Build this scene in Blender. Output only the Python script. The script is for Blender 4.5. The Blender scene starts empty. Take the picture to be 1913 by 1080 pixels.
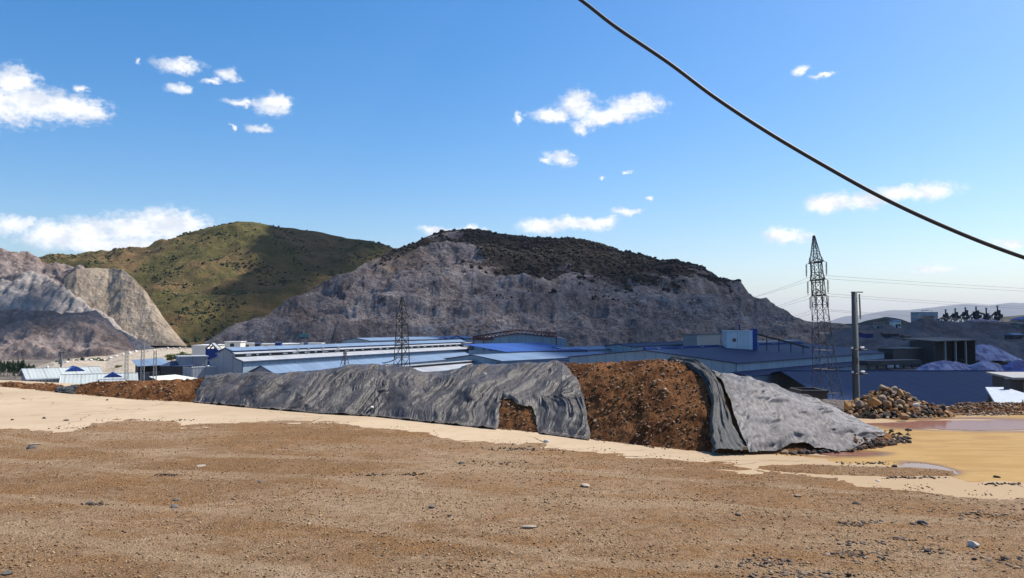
import bpy, math, random
import numpy as np
from mathutils import Vector, Matrix

sc = bpy.context.scene
col = sc.collection
R = math.radians
rng = np.random.default_rng(7)
random.seed(7)

# ------------------------------------------------------------------ camera
CAM_H = 2.3
FPX, CX, CY, HORIZON = 1473.0, 956.5, 540.0, 606.0
TH = math.atan((HORIZON - CY) / FPX)
cd = bpy.data.cameras.new('camera')
cam = bpy.data.objects.new('camera', cd)
col.objects.link(cam)
cam.location = (0, 0, CAM_H)
cam.rotation_euler = (R(90) + TH, 0, 0)
cd.sensor_width = 36.0
cd.lens = 36.0 * FPX / 1913.0
cd.clip_start = 0.1
cd.clip_end = 40000
sc.camera = cam

# ------------------------------------------------------------------ light
SUN = Vector((0.56, 0.26, 0.77)).normalized()      # direction towards the sun
SUN_EL = math.asin(SUN.z)
SUN_AZ = math.atan2(SUN.x, SUN.y)
sl = bpy.data.lights.new('sun', 'SUN')
sl.energy = 4.6
sl.angle = R(0.53)
sl.color = (1.0, 0.95, 0.87)
sun = bpy.data.objects.new('sun', sl)
col.objects.link(sun)
sun.rotation_euler = (-SUN).to_track_quat('-Z', 'Y').to_euler()
sun.location = (60, 10, 80)

sc.view_settings.view_transform = 'Standard'
sc.view_settings.look = 'None'
sc.view_settings.gamma = 1
sc.view_settings.use_curve_mapping = False
sc.view_settings.exposure = 0.55
sc.cycles.max_bounces = 6
sc.cycles.diffuse_bounces = 3
sc.cycles.glossy_bounces = 3
sc.cycles.transparent_max_bounces = 8
sc.cycles.volume_bounces = 1
sc.cycles.use_denoising = True

# ------------------------------------------------------------------ pixel -> place
def ray(px, py):
    v = CY - py
    return ((px - CX) / FPX,
            (FPX * math.cos(TH) - v * math.sin(TH)) / FPX,
            (FPX * math.sin(TH) + v * math.cos(TH)) / FPX)
def P(px, py, Y):
    """point seen at a pixel at depth Y"""
    d = ray(px, py); t = Y / d[1]
    return Vector((d[0] * t, Y, CAM_H + d[2] * t))
def G(px, py, z=0.0):
    """point seen at a pixel on the level plane z"""
    d = ray(px, py); t = (z - CAM_H) / d[2]
    return Vector((d[0] * t, d[1] * t, z))
def zat(py, Y):
    return P(CX, py, Y).z
def zat_a(py, Y):
    v = CY - np.asarray(py, float)
    s = (FPX * math.sin(TH) + v * math.cos(TH)) / (FPX * math.cos(TH) - v * math.sin(TH))
    return CAM_H + Y * s
def slope_of(px):
    return (np.asarray(px, float) - CX) / FPX * math.cos(TH)
def lerp_tab(tab, x):
    t = np.array(tab, float)
    return np.interp(x, t[:, 0], t[:, 1])

# ------------------------------------------------------------------ node helper
class NT:
    def __init__(s, tree):
        s.t = tree; s.nodes = tree.nodes; s.links = tree.links
    def n(s, typ, **kw):
        nd = s.nodes.new('ShaderNode' + typ)
        ins = {}
        for k, v in kw.items():
            if k.startswith('_'): setattr(nd, k[1:], v)
            else: ins[k] = v
        for k, v in ins.items():
            key = int(k[1:]) if (k[0] == 'i' and k[1:].isdigit()) else k.replace('__', ' ')
            sk = nd.inputs[key]
            if isinstance(v, bpy.types.NodeSocket): s.links.new(v, sk)
            elif isinstance(v, bpy.types.Node): s.links.new(v.outputs[0], sk)
            else:
                if hasattr(sk.default_value, '__len__') and not hasattr(v, '__len__'): v = (v, v, v)
                if hasattr(sk.default_value, '__len__') and len(sk.default_value) == 4 and len(v) == 3: v = (*v, 1)
                sk.default_value = v
        return nd
    def math(s, op, a, b=0.0, c=None, clamp=False):
        kw = dict(_operation=op, i0=a, i1=b, _use_clamp=clamp)
        if c is not None: kw['i2'] = c
        return s.n('Math', **kw).outputs[0]
    def noise(s, vec, scale, detail=6, rough=0.6, dist=0.0):
        return s.n('TexNoise', Vector=vec, Scale=scale, Detail=detail, Roughness=rough, Distortion=dist).outputs[0]
    def ramp(s, fac, a, b, lo=0.0, hi=1.0):
        return s.n('MapRange', _interpolation_type='SMOOTHSTEP', Value=fac, i1=a, i2=b, i3=lo, i4=hi).outputs[0]
    def mix(s, fac, a, b):
        m = s.n('Mix', _data_type='RGBA')
        for sk, v in ((m.inputs[0], fac), (m.inputs[6], a), (m.inputs[7], b)):
            if isinstance(v, bpy.types.NodeSocket): s.links.new(v, sk)
            elif hasattr(v, '__len__'): sk.default_value = (*v, 1) if len(v) == 3 else v
            else: sk.default_value = v
        return m.outputs[2]
    def mapping(s, vec, scale=(1, 1, 1), loc=(0, 0, 0), rot=(0, 0, 0)):
        return s.n('Mapping', Vector=vec, Scale=scale, Location=loc, Rotation=rot).outputs[0]

def new_mat(name, rough=0.8, color=(0.5, 0.5, 0.5), metal=0.0, spec=0.5):
    m = bpy.data.materials.new(name)
    m.use_nodes = True
    nt = NT(m.node_tree)
    b = nt.nodes['Principled BSDF']
    b.inputs['Base Color'].default_value = (*color, 1)
    b.inputs['Roughness'].default_value = rough
    b.inputs['Metallic'].default_value = metal
    b.inputs['Specular IOR Level'].default_value = spec
    m.diffuse_color = (*color, 1)
    return m, nt, b
def bump(nt, b, h, strength, dist):
    nd = nt.n('Bump', Strength=strength, Distance=dist, Height=h)
    nt.links.new(nd.outputs[0], b.inputs['Normal'])
    return nd
def objco(nt):
    return nt.n('TexCoord').outputs['Object']

# ------------------------------------------------------------------ sky
world = bpy.data.worlds.new('World')
sc.world = world
world.use_nodes = True
def build_world():
    nt = NT(world.node_tree)
    nt.nodes.clear()
    sky = nt.n('TexSky', _sky_type='NISHITA', _sun_disc=False, _sun_elevation=SUN_EL, _sun_rotation=SUN_AZ,
               _altitude=200.0, _air_density=1.0, _dust_density=1.6, _ozone_density=3.5)
    d = nt.n('TexCoord').outputs['Generated']
    sep = nt.n('SeparateXYZ', Vector=d)
    az = nt.math('ARCTAN2', sep.outputs[0], sep.outputs[1])
    el = nt.math('ARCSINE', sep.outputs[2])
    p = nt.n('CombineXYZ', X=az, Y=el).outputs[0]
    w1 = nt.n('TexNoise', Vector=p, Scale=26.0, Detail=6.0, Roughness=0.62)
    w2 = nt.n('TexNoise', Vector=nt.mapping(p, scale=(1, 1.4, 1), loc=(3.1, 1.7, 0.4)), Scale=95.0, Detail=7.0, Roughness=0.66)
    warp = nt.n('VectorMath', _operation='MULTIPLY_ADD', i0=w1.outputs['Color'], i1=(0.042, 0.024, 0), i2=(-0.021, -0.012, 0)).outputs[0]
    warp2 = nt.n('VectorMath', _operation='MULTIPLY_ADD', i0=w2.outputs['Color'], i1=(0.014, 0.009, 0), i2=(-0.007, -0.0045, 0)).outputs[0]
    q = nt.n('VectorMath', _operation='ADD', i0=p, i1=warp).outputs[0]
    q = nt.n('VectorMath', _operation='ADD', i0=q, i1=warp2).outputs[0]
    # the cumulus puffs in view: (px, py, half width, half height, weight)
    puffs = [(-30,190,95,44,1),(30,152,40,30,1),(60,195,90,32,1),(135,203,66,26,1),(172,210,28,18,1),(158,166,13,8,.6),
             (335,121,48,15,.75),(334,163,30,11,.6),(263,112,8,7,.4),(428,142,26,15,.55),(396,154,28,7,.4),
             (512,196,32,20,.9),(452,192,38,8,.65),(486,238,28,9,.45),(438,236,5,9,.35),
             (112,440,70,27,1),(170,432,62,27,1),(320,420,78,28,1),(250,428,70,28,1),(200,458,140,15,1),(25,418,42,18,.75),
             (1078,195,38,26,1),(1032,216,38,13,1),(1185,199,52,21,1),(1130,219,55,17,1),(1088,236,22,15,.8),(969,221,10,13,.7),
             (1052,296,30,15,.75),(1022,304,14,7,.4),(1080,417,72,13,1),(1015,422,45,12,1),(1125,413,25,9,.9),(1168,398,26,8,.8),
             (820,431,40,10,.8),(880,428,40,9,.5),(1498,130,14,12,.85),(1537,142,22,6,.7),
             (1740,357,50,17,1),(1680,360,40,15,1),(1620,373,48,18,1),(1555,380,48,19,1),(1463,439,46,14,.95),
             (1745,501,55,8,.5),(1893,455,34,12,.6),(1132,331,8,4,.4),(1173,322,11,5,.35),(1213,372,12,7,.3)]
    dmin = None
    for (cx, cy, rx, ry, wt) in puffs:
        r0 = ray(cx, cy); n0 = math.sqrt(sum(c * c for c in r0))
        a0 = math.atan2(r0[0], r0[1]); e0 = math.asin(r0[2] / n0)
        r1 = ray(cx + rx, cy); a1 = math.atan2(r1[0], r1[1]) - a0
        r2 = ray(cx, cy - ry); e1 = math.asin(r2[2] / math.sqrt(sum(c * c for c in r2))) - e0
        ia, ie = 1 / a1, 1 / e1
        v = nt.n('VectorMath', _operation='MULTIPLY_ADD', i0=q, i1=(ia, ie, 0), i2=(-a0 * ia, -e0 * ie, 0)).outputs[0]
        ln = nt.n('VectorMath', _operation='LENGTH', i0=v).outputs['Value']
        if wt < 1: ln = nt.math('ADD', ln, (1 - wt) * 0.55)
        dmin = ln if dmin is None else nt.math('SMOOTH_MIN', dmin, ln, 0.18)
    # beyond the frame the same kind of scattered cumulus goes on
    fld = nt.noise(nt.mapping(p, scale=(1.0, 2.2, 1), loc=(5, 2, 0)), 5.5, 7, 0.58)
    outm = nt.math('ABSOLUTE', az)
    outm = nt.ramp(outm, 0.62, 0.78)
    outm = nt.math('MAXIMUM', outm, nt.ramp(el, 0.42, 0.52))
    fld = nt.ramp(fld, 0.63, 0.74)
    fld = nt.math('MULTIPLY', fld, outm)
    detail = nt.math('MULTIPLY_ADD', w2.outputs[0], 1.5, -0.78)
    dd = nt.math('ADD', dmin, detail)
    dens = nt.ramp(dd, 1.36, 0.34)
    dens = nt.math('MAXIMUM', dens, fld)
    dens = nt.math('MULTIPLY', dens, nt.ramp(sep.outputs[2], -0.02, 0.01))
    shade = nt.noise(nt.mapping(p, scale=(1, 1.6, 1), loc=(0.02, 0.035, 0.3)), 34.0, 6, 0.6)
    shade = nt.ramp(shade, 0.36, 0.60)
    ccol = nt.mix(shade, (4.9, 5.2, 5.7), (6.9, 6.9, 6.95))
    hs = nt.n('HueSaturation', Saturation=1.42, Value=1.0, Color=sky.outputs[0])
    skyc = nt.mix(nt.math('MULTIPLY', dens, 0.97), hs.outputs[0], ccol)
    bg = nt.n('Background', Color=skyc, Strength=0.115)
    out = nt.n('OutputWorld', Surface=bg.outputs[0])
build_world()
world.cycles.sampling_method = 'MANUAL'
world.cycles.sample_map_resolution = 1024

# ------------------------------------------------------------------ numpy noise
def _h(ix, iy, s):
    h = (ix.astype(np.int64) * 374761393 + iy.astype(np.int64) * 668265263 + s * 1274126177) & 0xffffffff
    h = ((h ^ (h >> 13)) * 1274126177) & 0xffffffff
    h = ((h ^ (h >> 16)) * 2246822519) & 0xffffffff
    return (h ^ (h >> 15)) & 0xffffffff
def gnoise(x, y, seed=0):
    x = np.asarray(x, float); y = np.asarray(y, float)
    x0 = np.floor(x); y0 = np.floor(y); fx = x - x0; fy = y - y0
    ix = x0.astype(np.int64); iy = y0.astype(np.int64)
    u = fx * fx * fx * (fx * (fx * 6 - 15) + 10); v = fy * fy * fy * (fy * (fy * 6 - 15) + 10)
    def g(i, j, dx, dy):
        a = _h(i, j, seed) * (2 * math.pi / 4294967296.0)
        return np.cos(a) * dx + np.sin(a) * dy
    n00 = g(ix, iy, fx, fy); n10 = g(ix + 1, iy, fx - 1, fy)
    n01 = g(ix, iy + 1, fx, fy - 1); n11 = g(ix + 1, iy + 1, fx - 1, fy - 1)
    return 1.5 * ((n00 * (1 - u) + n10 * u) * (1 - v) + (n01 * (1 - u) + n11 * u) * v)
def fbm(x, y, octv=5, seed=0, gain=0.5):
    s = 0; a = 1.0
    for k in range(octv):
        s = s + a * gnoise(x * 2 ** k + 17.3 * k, y * 2 ** k - 9.1 * k, seed + k); a *= gain
    return s
def ridged(x, y, octv=5, seed=0, gain=0.5):
    s = 0; a = 1.0
    for k in range(octv):
        s = s + a * (1 - 2 * np.abs(gnoise(x * 2 ** k + 3.3 * k, y * 2 ** k + 5.7 * k, seed + k))); a *= gain
    return s
def sstep(a, b, x):
    t = np.clip((x - a) / (b - a), 0, 1); return t * t * (3 - 2 * t)

# ------------------------------------------------------------------ objects
def tag(o, label=None, cat=None, group=None, kind=None):
    if label: o['label'] = label
    if cat: o['category'] = cat
    if group: o['group'] = group
    if kind: o['kind'] = kind
    return o
def link(name, me, mat=None, parent=None):
    o = bpy.data.objects.new(name, me)
    col.objects.link(o)
    if mat is not None and me is not None and not me.materials: me.materials.append(mat)
    if parent is not None: o.parent = parent
    return o
def empty(name, loc=(0, 0, 0), rz=0.0):
    o = bpy.data.objects.new(name, None)
    o.empty_display_size = 0.5
    col.objects.link(o); o.location = loc; o.rotation_euler = (0, 0, rz)
    return o
def fast_mesh(name, co, faces, smooth=True, attrs=None):
    """co (n,3), faces (m,3|4)"""
    co = np.ascontiguousarray(co, np.float32); faces = np.ascontiguousarray(faces, np.int32)
    m, k = faces.shape
    me = bpy.data.meshes.new(name)
    me.vertices.add(len(co)); me.vertices.foreach_set('co', co.ravel())
    me.loops.add(m * k); me.loops.foreach_set('vertex_index', faces.ravel())
    me.polygons.add(m)
    me.polygons.foreach_set('loop_start', np.arange(0, m * k, k, dtype=np.int32))
    me.polygons.foreach_set('loop_total', np.full(m, k, np.int32))
    if smooth: me.polygons.foreach_set('use_smooth', np.ones(m, bool))
    for nm, arr in (attrs or {}).items():
        a = me.attributes.new(nm, 'FLOAT', 'POINT'); a.data.foreach_set('value', np.ascontiguousarray(arr, np.float32).ravel())
    me.update(calc_edges=True); me.validate()
    return me
def grid_faces(ny, nx, keep=None):
    i = np.arange(ny * nx).reshape(ny, nx)
    f = np.stack([i[:-1, :-1], i[:-1, 1:], i[1:, 1:], i[1:, :-1]], -1)
    if keep is not None: f = f[keep]
    return f.reshape(-1, 4)
def compact(co, faces, attrs=None):
    used = np.unique(faces); remap = np.full(len(co), -1, np.int64); remap[used] = np.arange(len(used))
    at = {k: v.ravel()[used] for k, v in attrs.items()} if attrs else None
    return co[used], remap[faces], at
class MB:
    """collects polygons into one mesh"""
    def __init__(s): s.v = []; s.f = []
    def poly(s, *pts):
        i = len(s.v); s.v += [tuple(p) for p in pts]; s.f.append(tuple(range(i, i + len(pts)))); return s
    def box(s, x0, x1, y0, y1, z0, z1):
        i = len(s.v)
        s.v += [(x0,y0,z0),(x1,y0,z0),(x1,y1,z0),(x0,y1,z0),(x0,y0,z1),(x1,y0,z1),(x1,y1,z1),(x0,y1,z1)]
        s.f += [tuple(i + k for k in q) for q in ((0,3,2,1),(4,5,6,7),(0,1,5,4),(1,2,6,5),(2,3,7,6),(3,0,4,7))]
        return s
    def prism(s, prof, a, b, axis='x'):
        """profile [(p,q)] extruded from a to b along axis"""
        n = len(prof); i = len(s.v)
        def pt(p, q, t): return (t, p, q) if axis == 'x' else ((p, t, q) if axis == 'y' else (p, q, t))
        s.v += [pt(p, q, a) for p, q in prof] + [pt(p, q, b) for p, q in prof]
        s.f += [tuple(i + k for k in reversed(range(n))), tuple(i + n + k for k in range(n))]
        s.f += [(i + k, i + (k + 1) % n, i + n + (k + 1) % n, i + n + k) for k in range(n)]
        return s
    def bar(s, p, q, r, r2=None, n=4):
        p = Vector(p); q = Vector(q); d = (q - p)
        if d.length < 1e-6: return s
        d.normalize(); u = d.orthogonal().normalized(); w = d.cross(u); r2 = r if r2 is None else r2
        i = len(s.v)
        for c, rr in ((p, r), (q, r2)):
            for k in range(n):
                a = 2 * math.pi * (k + 0.5) / n
                s.v.append(tuple(c + u * math.cos(a) * rr + w * math.sin(a) * rr))
        s.f += [(i + k, i + (k + 1) % n, i + n + (k + 1) % n, i + n + k) for k in range(n)]
        s.f += [tuple(i + k for k in reversed(range(n))), tuple(i + n + k for k in range(n))]
        return s
    def tube(s, pts, r, n=8):
        pts = [Vector(p) for p in pts]; i0 = len(s.v)
        for j, p in enumerate(pts):
            d = (pts[min(j + 1, len(pts) - 1)] - pts[max(j - 1, 0)]).normalized()
            u = Vector((0, 0, 1)).cross(d); u = u.normalized() if u.length > 1e-4 else Vector((1, 0, 0)); w = d.cross(u)
            rr = r[j] if hasattr(r, '__len__') else r
            for k in range(n):
                a = 2 * math.pi * k / n; s.v.append(tuple(p + u * math.cos(a) * rr + w * math.sin(a) * rr))
        for j in range(len(pts) - 1):
            for k in range(n):
                a = i0 + j * n
                s.f.append((a + k, a + (k + 1) % n, a + n + (k + 1) % n, a + n + k))
        s.f += [tuple(i0 + k for k in reversed(range(n))), tuple(i0 + (len(pts) - 1) * n + k for k in range(n))]
        return s
    def mesh(s, name, smooth=False):
        me = bpy.data.meshes.new(name); me.from_pydata(s.v, [], s.f); me.update()
        if smooth: me.polygons.foreach_set('use_smooth', np.ones(len(me.polygons), bool))
        return me
    def build(s, name, mat, parent=None, smooth=False):
        return link(name, s.mesh(name, smooth), mat, parent)

# base shape for stones: a subdivided icosahedron, deformed per use
def ico(sub):
    t = (1 + 5 ** 0.5) / 2
    v = [(-1,t,0),(1,t,0),(-1,-t,0),(1,-t,0),(0,-1,t),(0,1,t),(0,-1,-t),(0,1,-t),(t,0,-1),(t,0,1),(-t,0,-1),(-t,0,1)]
    f = [(0,11,5),(0,5,1),(0,1,7),(0,7,10),(0,10,11),(1,5,9),(5,11,4),(11,10,2),(10,7,6),(7,1,8),(3,9,4),(3,4,2),(3,2,6),(3,6,8),(3,8,9),(4,9,5),(2,4,11),(6,2,10),(8,6,7),(9,8,1)]
    v = [np.array(p, float) / np.linalg.norm(p) for p in v]
    for _ in range(sub):
        cache = {}; nf = []
        def mid(a, b):
            k = (min(a, b), max(a, b))
            if k not in cache:
                m = v[a] + v[b]; v.append(m / np.linalg.norm(m)); cache[k] = len(v) - 1
            return cache[k]
        for a, b, c in f:
            ab, bc, ca = mid(a, b), mid(b, c), mid(c, a)
            nf += [(a, ab, ca), (b, bc, ab), (c, ca, bc), (ab, bc, ca)]
        f = nf
    return np.array(v), np.array(f)
ICO0, ICO1, ICO2 = ico(0), ico(1), ico(2)
def rock_shape(base, r, seed, cuts=7, flat=0.75):
    """an angular stone: a ball cut by random planes"""
    g = np.random.default_rng(seed); v = base[0].copy()
    for _ in range(cuts):
        n = g.normal(size=3); n /= np.linalg.norm(n); d = g.uniform(0.45, 0.85)
        k = v @ n; over = k > d
        v[over] -= np.outer((k[over] - d) * 0.92, n)
    v += g.normal(scale=0.03, size=v.shape)
    v *= np.array([g.uniform(0.85, 1.25), g.uniform(0.8, 1.1), flat * g.uniform(0.8, 1.15)])
    return v * r
def scatter_mesh(name, base, pos, size, flat, seed, jitter=0.28, smooth=False, tilt=0.4):
    """many small deformed copies of a base shape joined into one mesh (uncountable stuff)"""
    g = np.random.default_rng(seed); bv, bf = base; n = len(pos); k = len(bv)
    size = np.broadcast_to(size, (n,)); flat = np.broadcast_to(flat, (n,))
    v = bv[None] * (1 + g.uniform(-jitter, jitter, (n, k, 1)))
    sc3 = np.stack([g.uniform(.75, 1.35, n), g.uniform(.75, 1.2, n), flat], 1) * size[:, None]
    v = v * sc3[:, None, :]
    a = g.uniform(0, 2 * np.pi, n); ca, sa = np.cos(a), np.sin(a)
    tx, ty = g.normal(0, tilt, n), g.normal(0, tilt, n)
    z2 = v[:, :, 2] + v[:, :, 0] * tx[:, None] * 0.5 + v[:, :, 1] * ty[:, None] * 0.5
    x = v[:, :, 0] * ca[:, None] - v[:, :, 1] * sa[:, None]; y = v[:, :, 0] * sa[:, None] + v[:, :, 1] * ca[:, None]
    co = np.stack([x, y, z2], -1) + pos[:, None, :]
    f = (bf[None] + (np.arange(n) * k)[:, None, None]).reshape(-1, 3)
    return fast_mesh(name, co.reshape(-1, 3), f, smooth, {'rnd': np.repeat(g.uniform(0, 1, n), k)})

# ================================================================== SETTING
GZ = -16.5                                            # level of the works below the terrace
# ---- terrace rim (depth at which the yard drops away), by image column
RIM = [(-900, 36), (0, 33), (400, 27), (900, 22.3), (1350, 20.5), (1500, 21.3), (1650, 22.2), (1913, 22.6), (2900, 22.8)]
def px_of(x, y):
    return CX + FPX / math.cos(TH) * x / np.maximum(y, 0.5)
def rim_of(x, y):
    return lerp_tab(RIM, px_of(x, y))
def ground_z(x, y):
    x = np.asarray(x, float); y = np.asarray(y, float)
    rim = np.where(y > 1, rim_of(x, y), 40.0)
    over = np.maximum(y - rim, 0)
    lev = GZ - 4.5 * np.exp(-(((x - 95) / 50) ** 2 + ((y - 178) / 45) ** 2))
    return np.maximum(-0.06 - over * 0.62, lev + 0.25 * fbm(x / 25, y / 25, 3, 5))

# ---- ground materials
def mat_plain():
    m, nt, b = new_mat('works_ground', 0.95, spec=.05)
    c = objco(nt)
    n1 = nt.noise(c, 0.035, 8, 0.62); n2 = nt.noise(c, 0.5, 6, 0.65)
    colr = nt.mix(nt.ramp(n1, .35, .65), (0.10, 0.085, 0.075), (0.20, 0.17, 0.14))
    colr = nt.mix(nt.ramp(n2, .4, .7, 0, .5), colr, (0.28, 0.24, 0.19))
    nt.links.new(colr, b.inputs['Base Color']); bump(nt, b, n2, .5, .3)
    return m
def mat_concrete():
    m, nt, b = new_mat('worn_concrete', 0.85, spec=.1)
    c = objco(nt)
    n1 = nt.noise(c, 0.22, 6, 0.6); n2 = nt.noise(c, 2.2, 8, 0.65); n3 = nt.noise(c, 45, 4, 0.7)
    colr = nt.mix(nt.ramp(n1, .32, .68), (0.40, 0.300, 0.195), (0.485, 0.370, 0.245))
    colr = nt.mix(nt.ramp(n2, .50, .78, 0, .55), colr, (0.32, 0.22, 0.13))
    colr = nt.mix(nt.ramp(n3, .55, .75, 0, .25), colr, (0.36, 0.28, 0.2))
    # tyre-dragged streaks of dirt along the lane
    st = nt.noise(nt.mapping(c, scale=(0.5, 3.2, 1), rot=(0, 0, R(38))), 1.1, 5, .6)
    colr = nt.mix(nt.ramp(st, .52, .72, 0, .35), colr, (0.34, 0.235, 0.145))
    sx = nt.n('SeparateXYZ', Vector=c).outputs[0]
    stain = nt.ramp(nt.math('ADD', sx, nt.math('MULTIPLY_ADD', n1, 5.0, -2.5)), 1.5, 6.0, 0, .8)
    colr = nt.mix(stain, colr, (0.34, 0.235, 0.135))
    # hairline cracks
    wv = nt.n('VectorMath', _operation='MULTIPLY_ADD', i0=nt.n('TexNoise', Vector=c, Scale=1.2, Detail=5.0).outputs['Color'], i1=(0.9, 0.9, 0), i2=c).outputs[0]
    vo = nt.n('TexVoronoi', _feature='DISTANCE_TO_EDGE', Vector=nt.mapping(wv, scale=(.26, .34, 1)), Scale=1.0)
    crk = nt.ramp(vo.outputs[0], 0.0045, 0.0015)
    crk = nt.math('MULTIPLY', crk, nt.ramp(nt.noise(c, .5, 3), .42, .56))
    colr = nt.mix(crk, colr, (0.10, 0.075, 0.05))
    nt.links.new(colr, b.inputs['Base Color'])
    h = nt.math('MULTIPLY_ADD', crk, -1.5, nt.math('ADD', n2, nt.math('MULTIPLY', n3, .35)))
    bump(nt, b, h, .5, .012)
    return m
def mat_dirt():
    m, nt, b = new_mat('brown_dirt', 0.95, spec=0.04)
    c = objco(nt)
    big = nt.noise(c, 0.13, 4, .6); mid = nt.noise(nt.mapping(c, scale=(.8, 1.4, 1)), 0.8, 8, .7)
    pale = nt.noise(nt.mapping(c, scale=(.75, 1.6, 1), rot=(0, 0, R(12)), loc=(3, 1, 0)), 0.6, 10, .76); grey = nt.noise(nt.mapping(c, loc=(7, 2, 0)), 0.26, 6, .68)
    fine = nt.noise(c, 9, 10, .82); v1 = nt.n('TexVoronoi', Vector=c, Scale=26.0, Randomness=1.0); v2 = nt.n('TexVoronoi', Vector=nt.mapping(c, loc=(4, 9, 0)), Scale=60.0, Randomness=1.0)
    colr = nt.mix(nt.ramp(big, .42, .58), (0.275, 0.152, 0.070), (0.400, 0.255, 0.145))
    colr = nt.mix(nt.ramp(mid, .45, .60, 0, .7), colr, (0.335, 0.172, 0.068))
    colr = nt.mix(nt.ramp(grey, .48, .62, 0, .75), colr, (0.455, 0.315, 0.195))
    colr = nt.mix(nt.ramp(pale, .52, .64, 0, .60), colr, (0.540, 0.385, 0.250))
    colr = nt.mix(nt.ramp(fine, .50, .60, 0, .70), colr, (0.150, 0.085, 0.042))
    # faint wheel lanes, pressed and paler
    sp = nt.n('SeparateXYZ', Vector=c); wob = nt.math('MULTIPLY_ADD', nt.noise(c, .18, 3, .5), 3.0, -1.5)
    lane = nt.math('ADD', nt.math('MULTIPLY_ADD', sp.outputs[0], .34, sp.outputs[1]), wob); tr = None
    for off in (6.6, 8.3, 10.6, 12.4):
        dd = nt.ramp(nt.math('ABSOLUTE', nt.math('SUBTRACT', lane, off)), .26, .10)
        tr = dd if tr is None else nt.math('MAXIMUM', tr, dd)
    tr = nt.math('MULTIPLY', tr, nt.ramp(mid, .40, .56, .1, .55))
    colr = nt.mix(tr, colr, (0.480, 0.345, 0.220))
    # stones of their own tint in the dirt
    s1 = nt.n('SeparateXYZ', Vector=v1.outputs['Color']); s2 = nt.n('SeparateXYZ', Vector=v2.outputs['Color'])
    core1 = nt.ramp(v1.outputs['Distance'], .42, .26); core2 = nt.ramp(v2.outputs['Distance'], .45, .28)
    g1 = nt.mix(s1.outputs[1], (0.10, 0.058, 0.030), (0.66, 0.48, 0.30)); g2 = nt.mix(s2.outputs[1], (0.085, 0.050, 0.027), (0.62, 0.45, 0.28))
    colr = nt.mix(nt.math('MULTIPLY', core2, nt.ramp(s2.outputs[0], .35, .5, 0, .75)), colr, g2)
    colr = nt.mix(nt.math('MULTIPLY', core1, nt.ramp(s1.outputs[0], .55, .65, 0, .8)), colr, g1)
    nt.links.new(colr, b.inputs['Base Color'])
    h = nt.math('ADD', nt.math('MULTIPLY', fine, 1.2), nt.math('ADD', nt.math('MULTIPLY', core1, .5), nt.math('MULTIPLY', core2, .3)))
    bump(nt, b, h, 1.0, .05)
    return m
def mat_silt():
    m, nt, b = new_mat('yellow_silt', 0.7, spec=.06)
    c = objco(nt)
    n1 = nt.noise(nt.mapping(c, scale=(.35, 1.3, 1)), 1.0, 7, .62); n2 = nt.noise(c, 9, 6, .7)
    colr = nt.mix(nt.ramp(n1, .38, .62), (0.315, 0.190, 0.068), (0.385, 0.245, 0.095))
    colr = nt.mix(nt.ramp(n1, .53, .62, 0, .6), colr, (0.25, 0.14, 0.052))
    colr = nt.mix(nt.ramp(n2, .6, .75, 0, .3), colr, (0.30, 0.17, 0.07))
    wet = nt.n('Attribute', _attribute_name='wet').outputs['Fac']
    colr = nt.mix(nt.math('MULTIPLY', wet, .8), colr, (0.17, 0.085, 0.035))
    nt.links.new(nt.ramp(wet, 0, 1, .75, .3), b.inputs['Roughness'])
    nt.links.new(colr, b.inputs['Base Color']); bump(nt, b, nt.math('ADD', n2, n1), .4, .03)
    return m
def mat_soil():
    m, nt, b = new_mat('reddish_brown_soil', 0.95, spec=0.04)
    c = objco(nt)
    n1 = nt.noise(c, 1.3, 6, .65); n2 = nt.noise(c, 11, 8, .75); n3 = nt.noise(c, 38, 5, .75)
    colr = nt.mix(nt.ramp(n1, .42, .58), (0.105, 0.043, 0.018), (0.235, 0.104, 0.042))
    colr = nt.mix(nt.ramp(n2, .48, .70, 0, .8), colr, (0.075, 0.033, 0.016))
    colr = nt.mix(nt.ramp(n3, .58, .70, 0, .8), colr, (0.34, 0.19, 0.095))
    colr = nt.mix(nt.ramp(n3, .42, .30, 0, .8), colr, (0.04, 0.02, 0.012))
    nt.links.new(colr, b.inputs['Base Color'])
    bump(nt, b, nt.math('ADD', n2, nt.math('MULTIPLY', n3, .5)), 1.0, .06)
    return m
def mat_stone(name, cols, rough=.85):
    """stone whose tint follows its own random value"""
    m, nt, b = new_mat(name, rough, spec=0.3)
    at = nt.n('Attribute', _attribute_name='rnd').outputs['Fac']
    cr = nt.n('ValToRGB', Fac=at); e = cr.color_ramp; e.interpolation = 'CONSTANT'
    e.elements[0].position = 0; e.elements[0].color = (*cols[0], 1); e.elements[1].position = 1 / len(cols); e.elements[1].color = (*cols[1], 1)
    for i, cc in enumerate(cols[2:], 2):
        x = e.elements.new(i / len(cols)); x.color = (*cc, 1)
    c = objco(nt); n = nt.noise(c, 22, 5, .7)
    nt.links.new(nt.mix(nt.ramp(n, .4, .7, 0, .4), cr.outputs[0], (0.09, 0.06, 0.04)), b.inputs['Base Color'])
    bump(nt, b, n, .5, .02)
    return m
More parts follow.
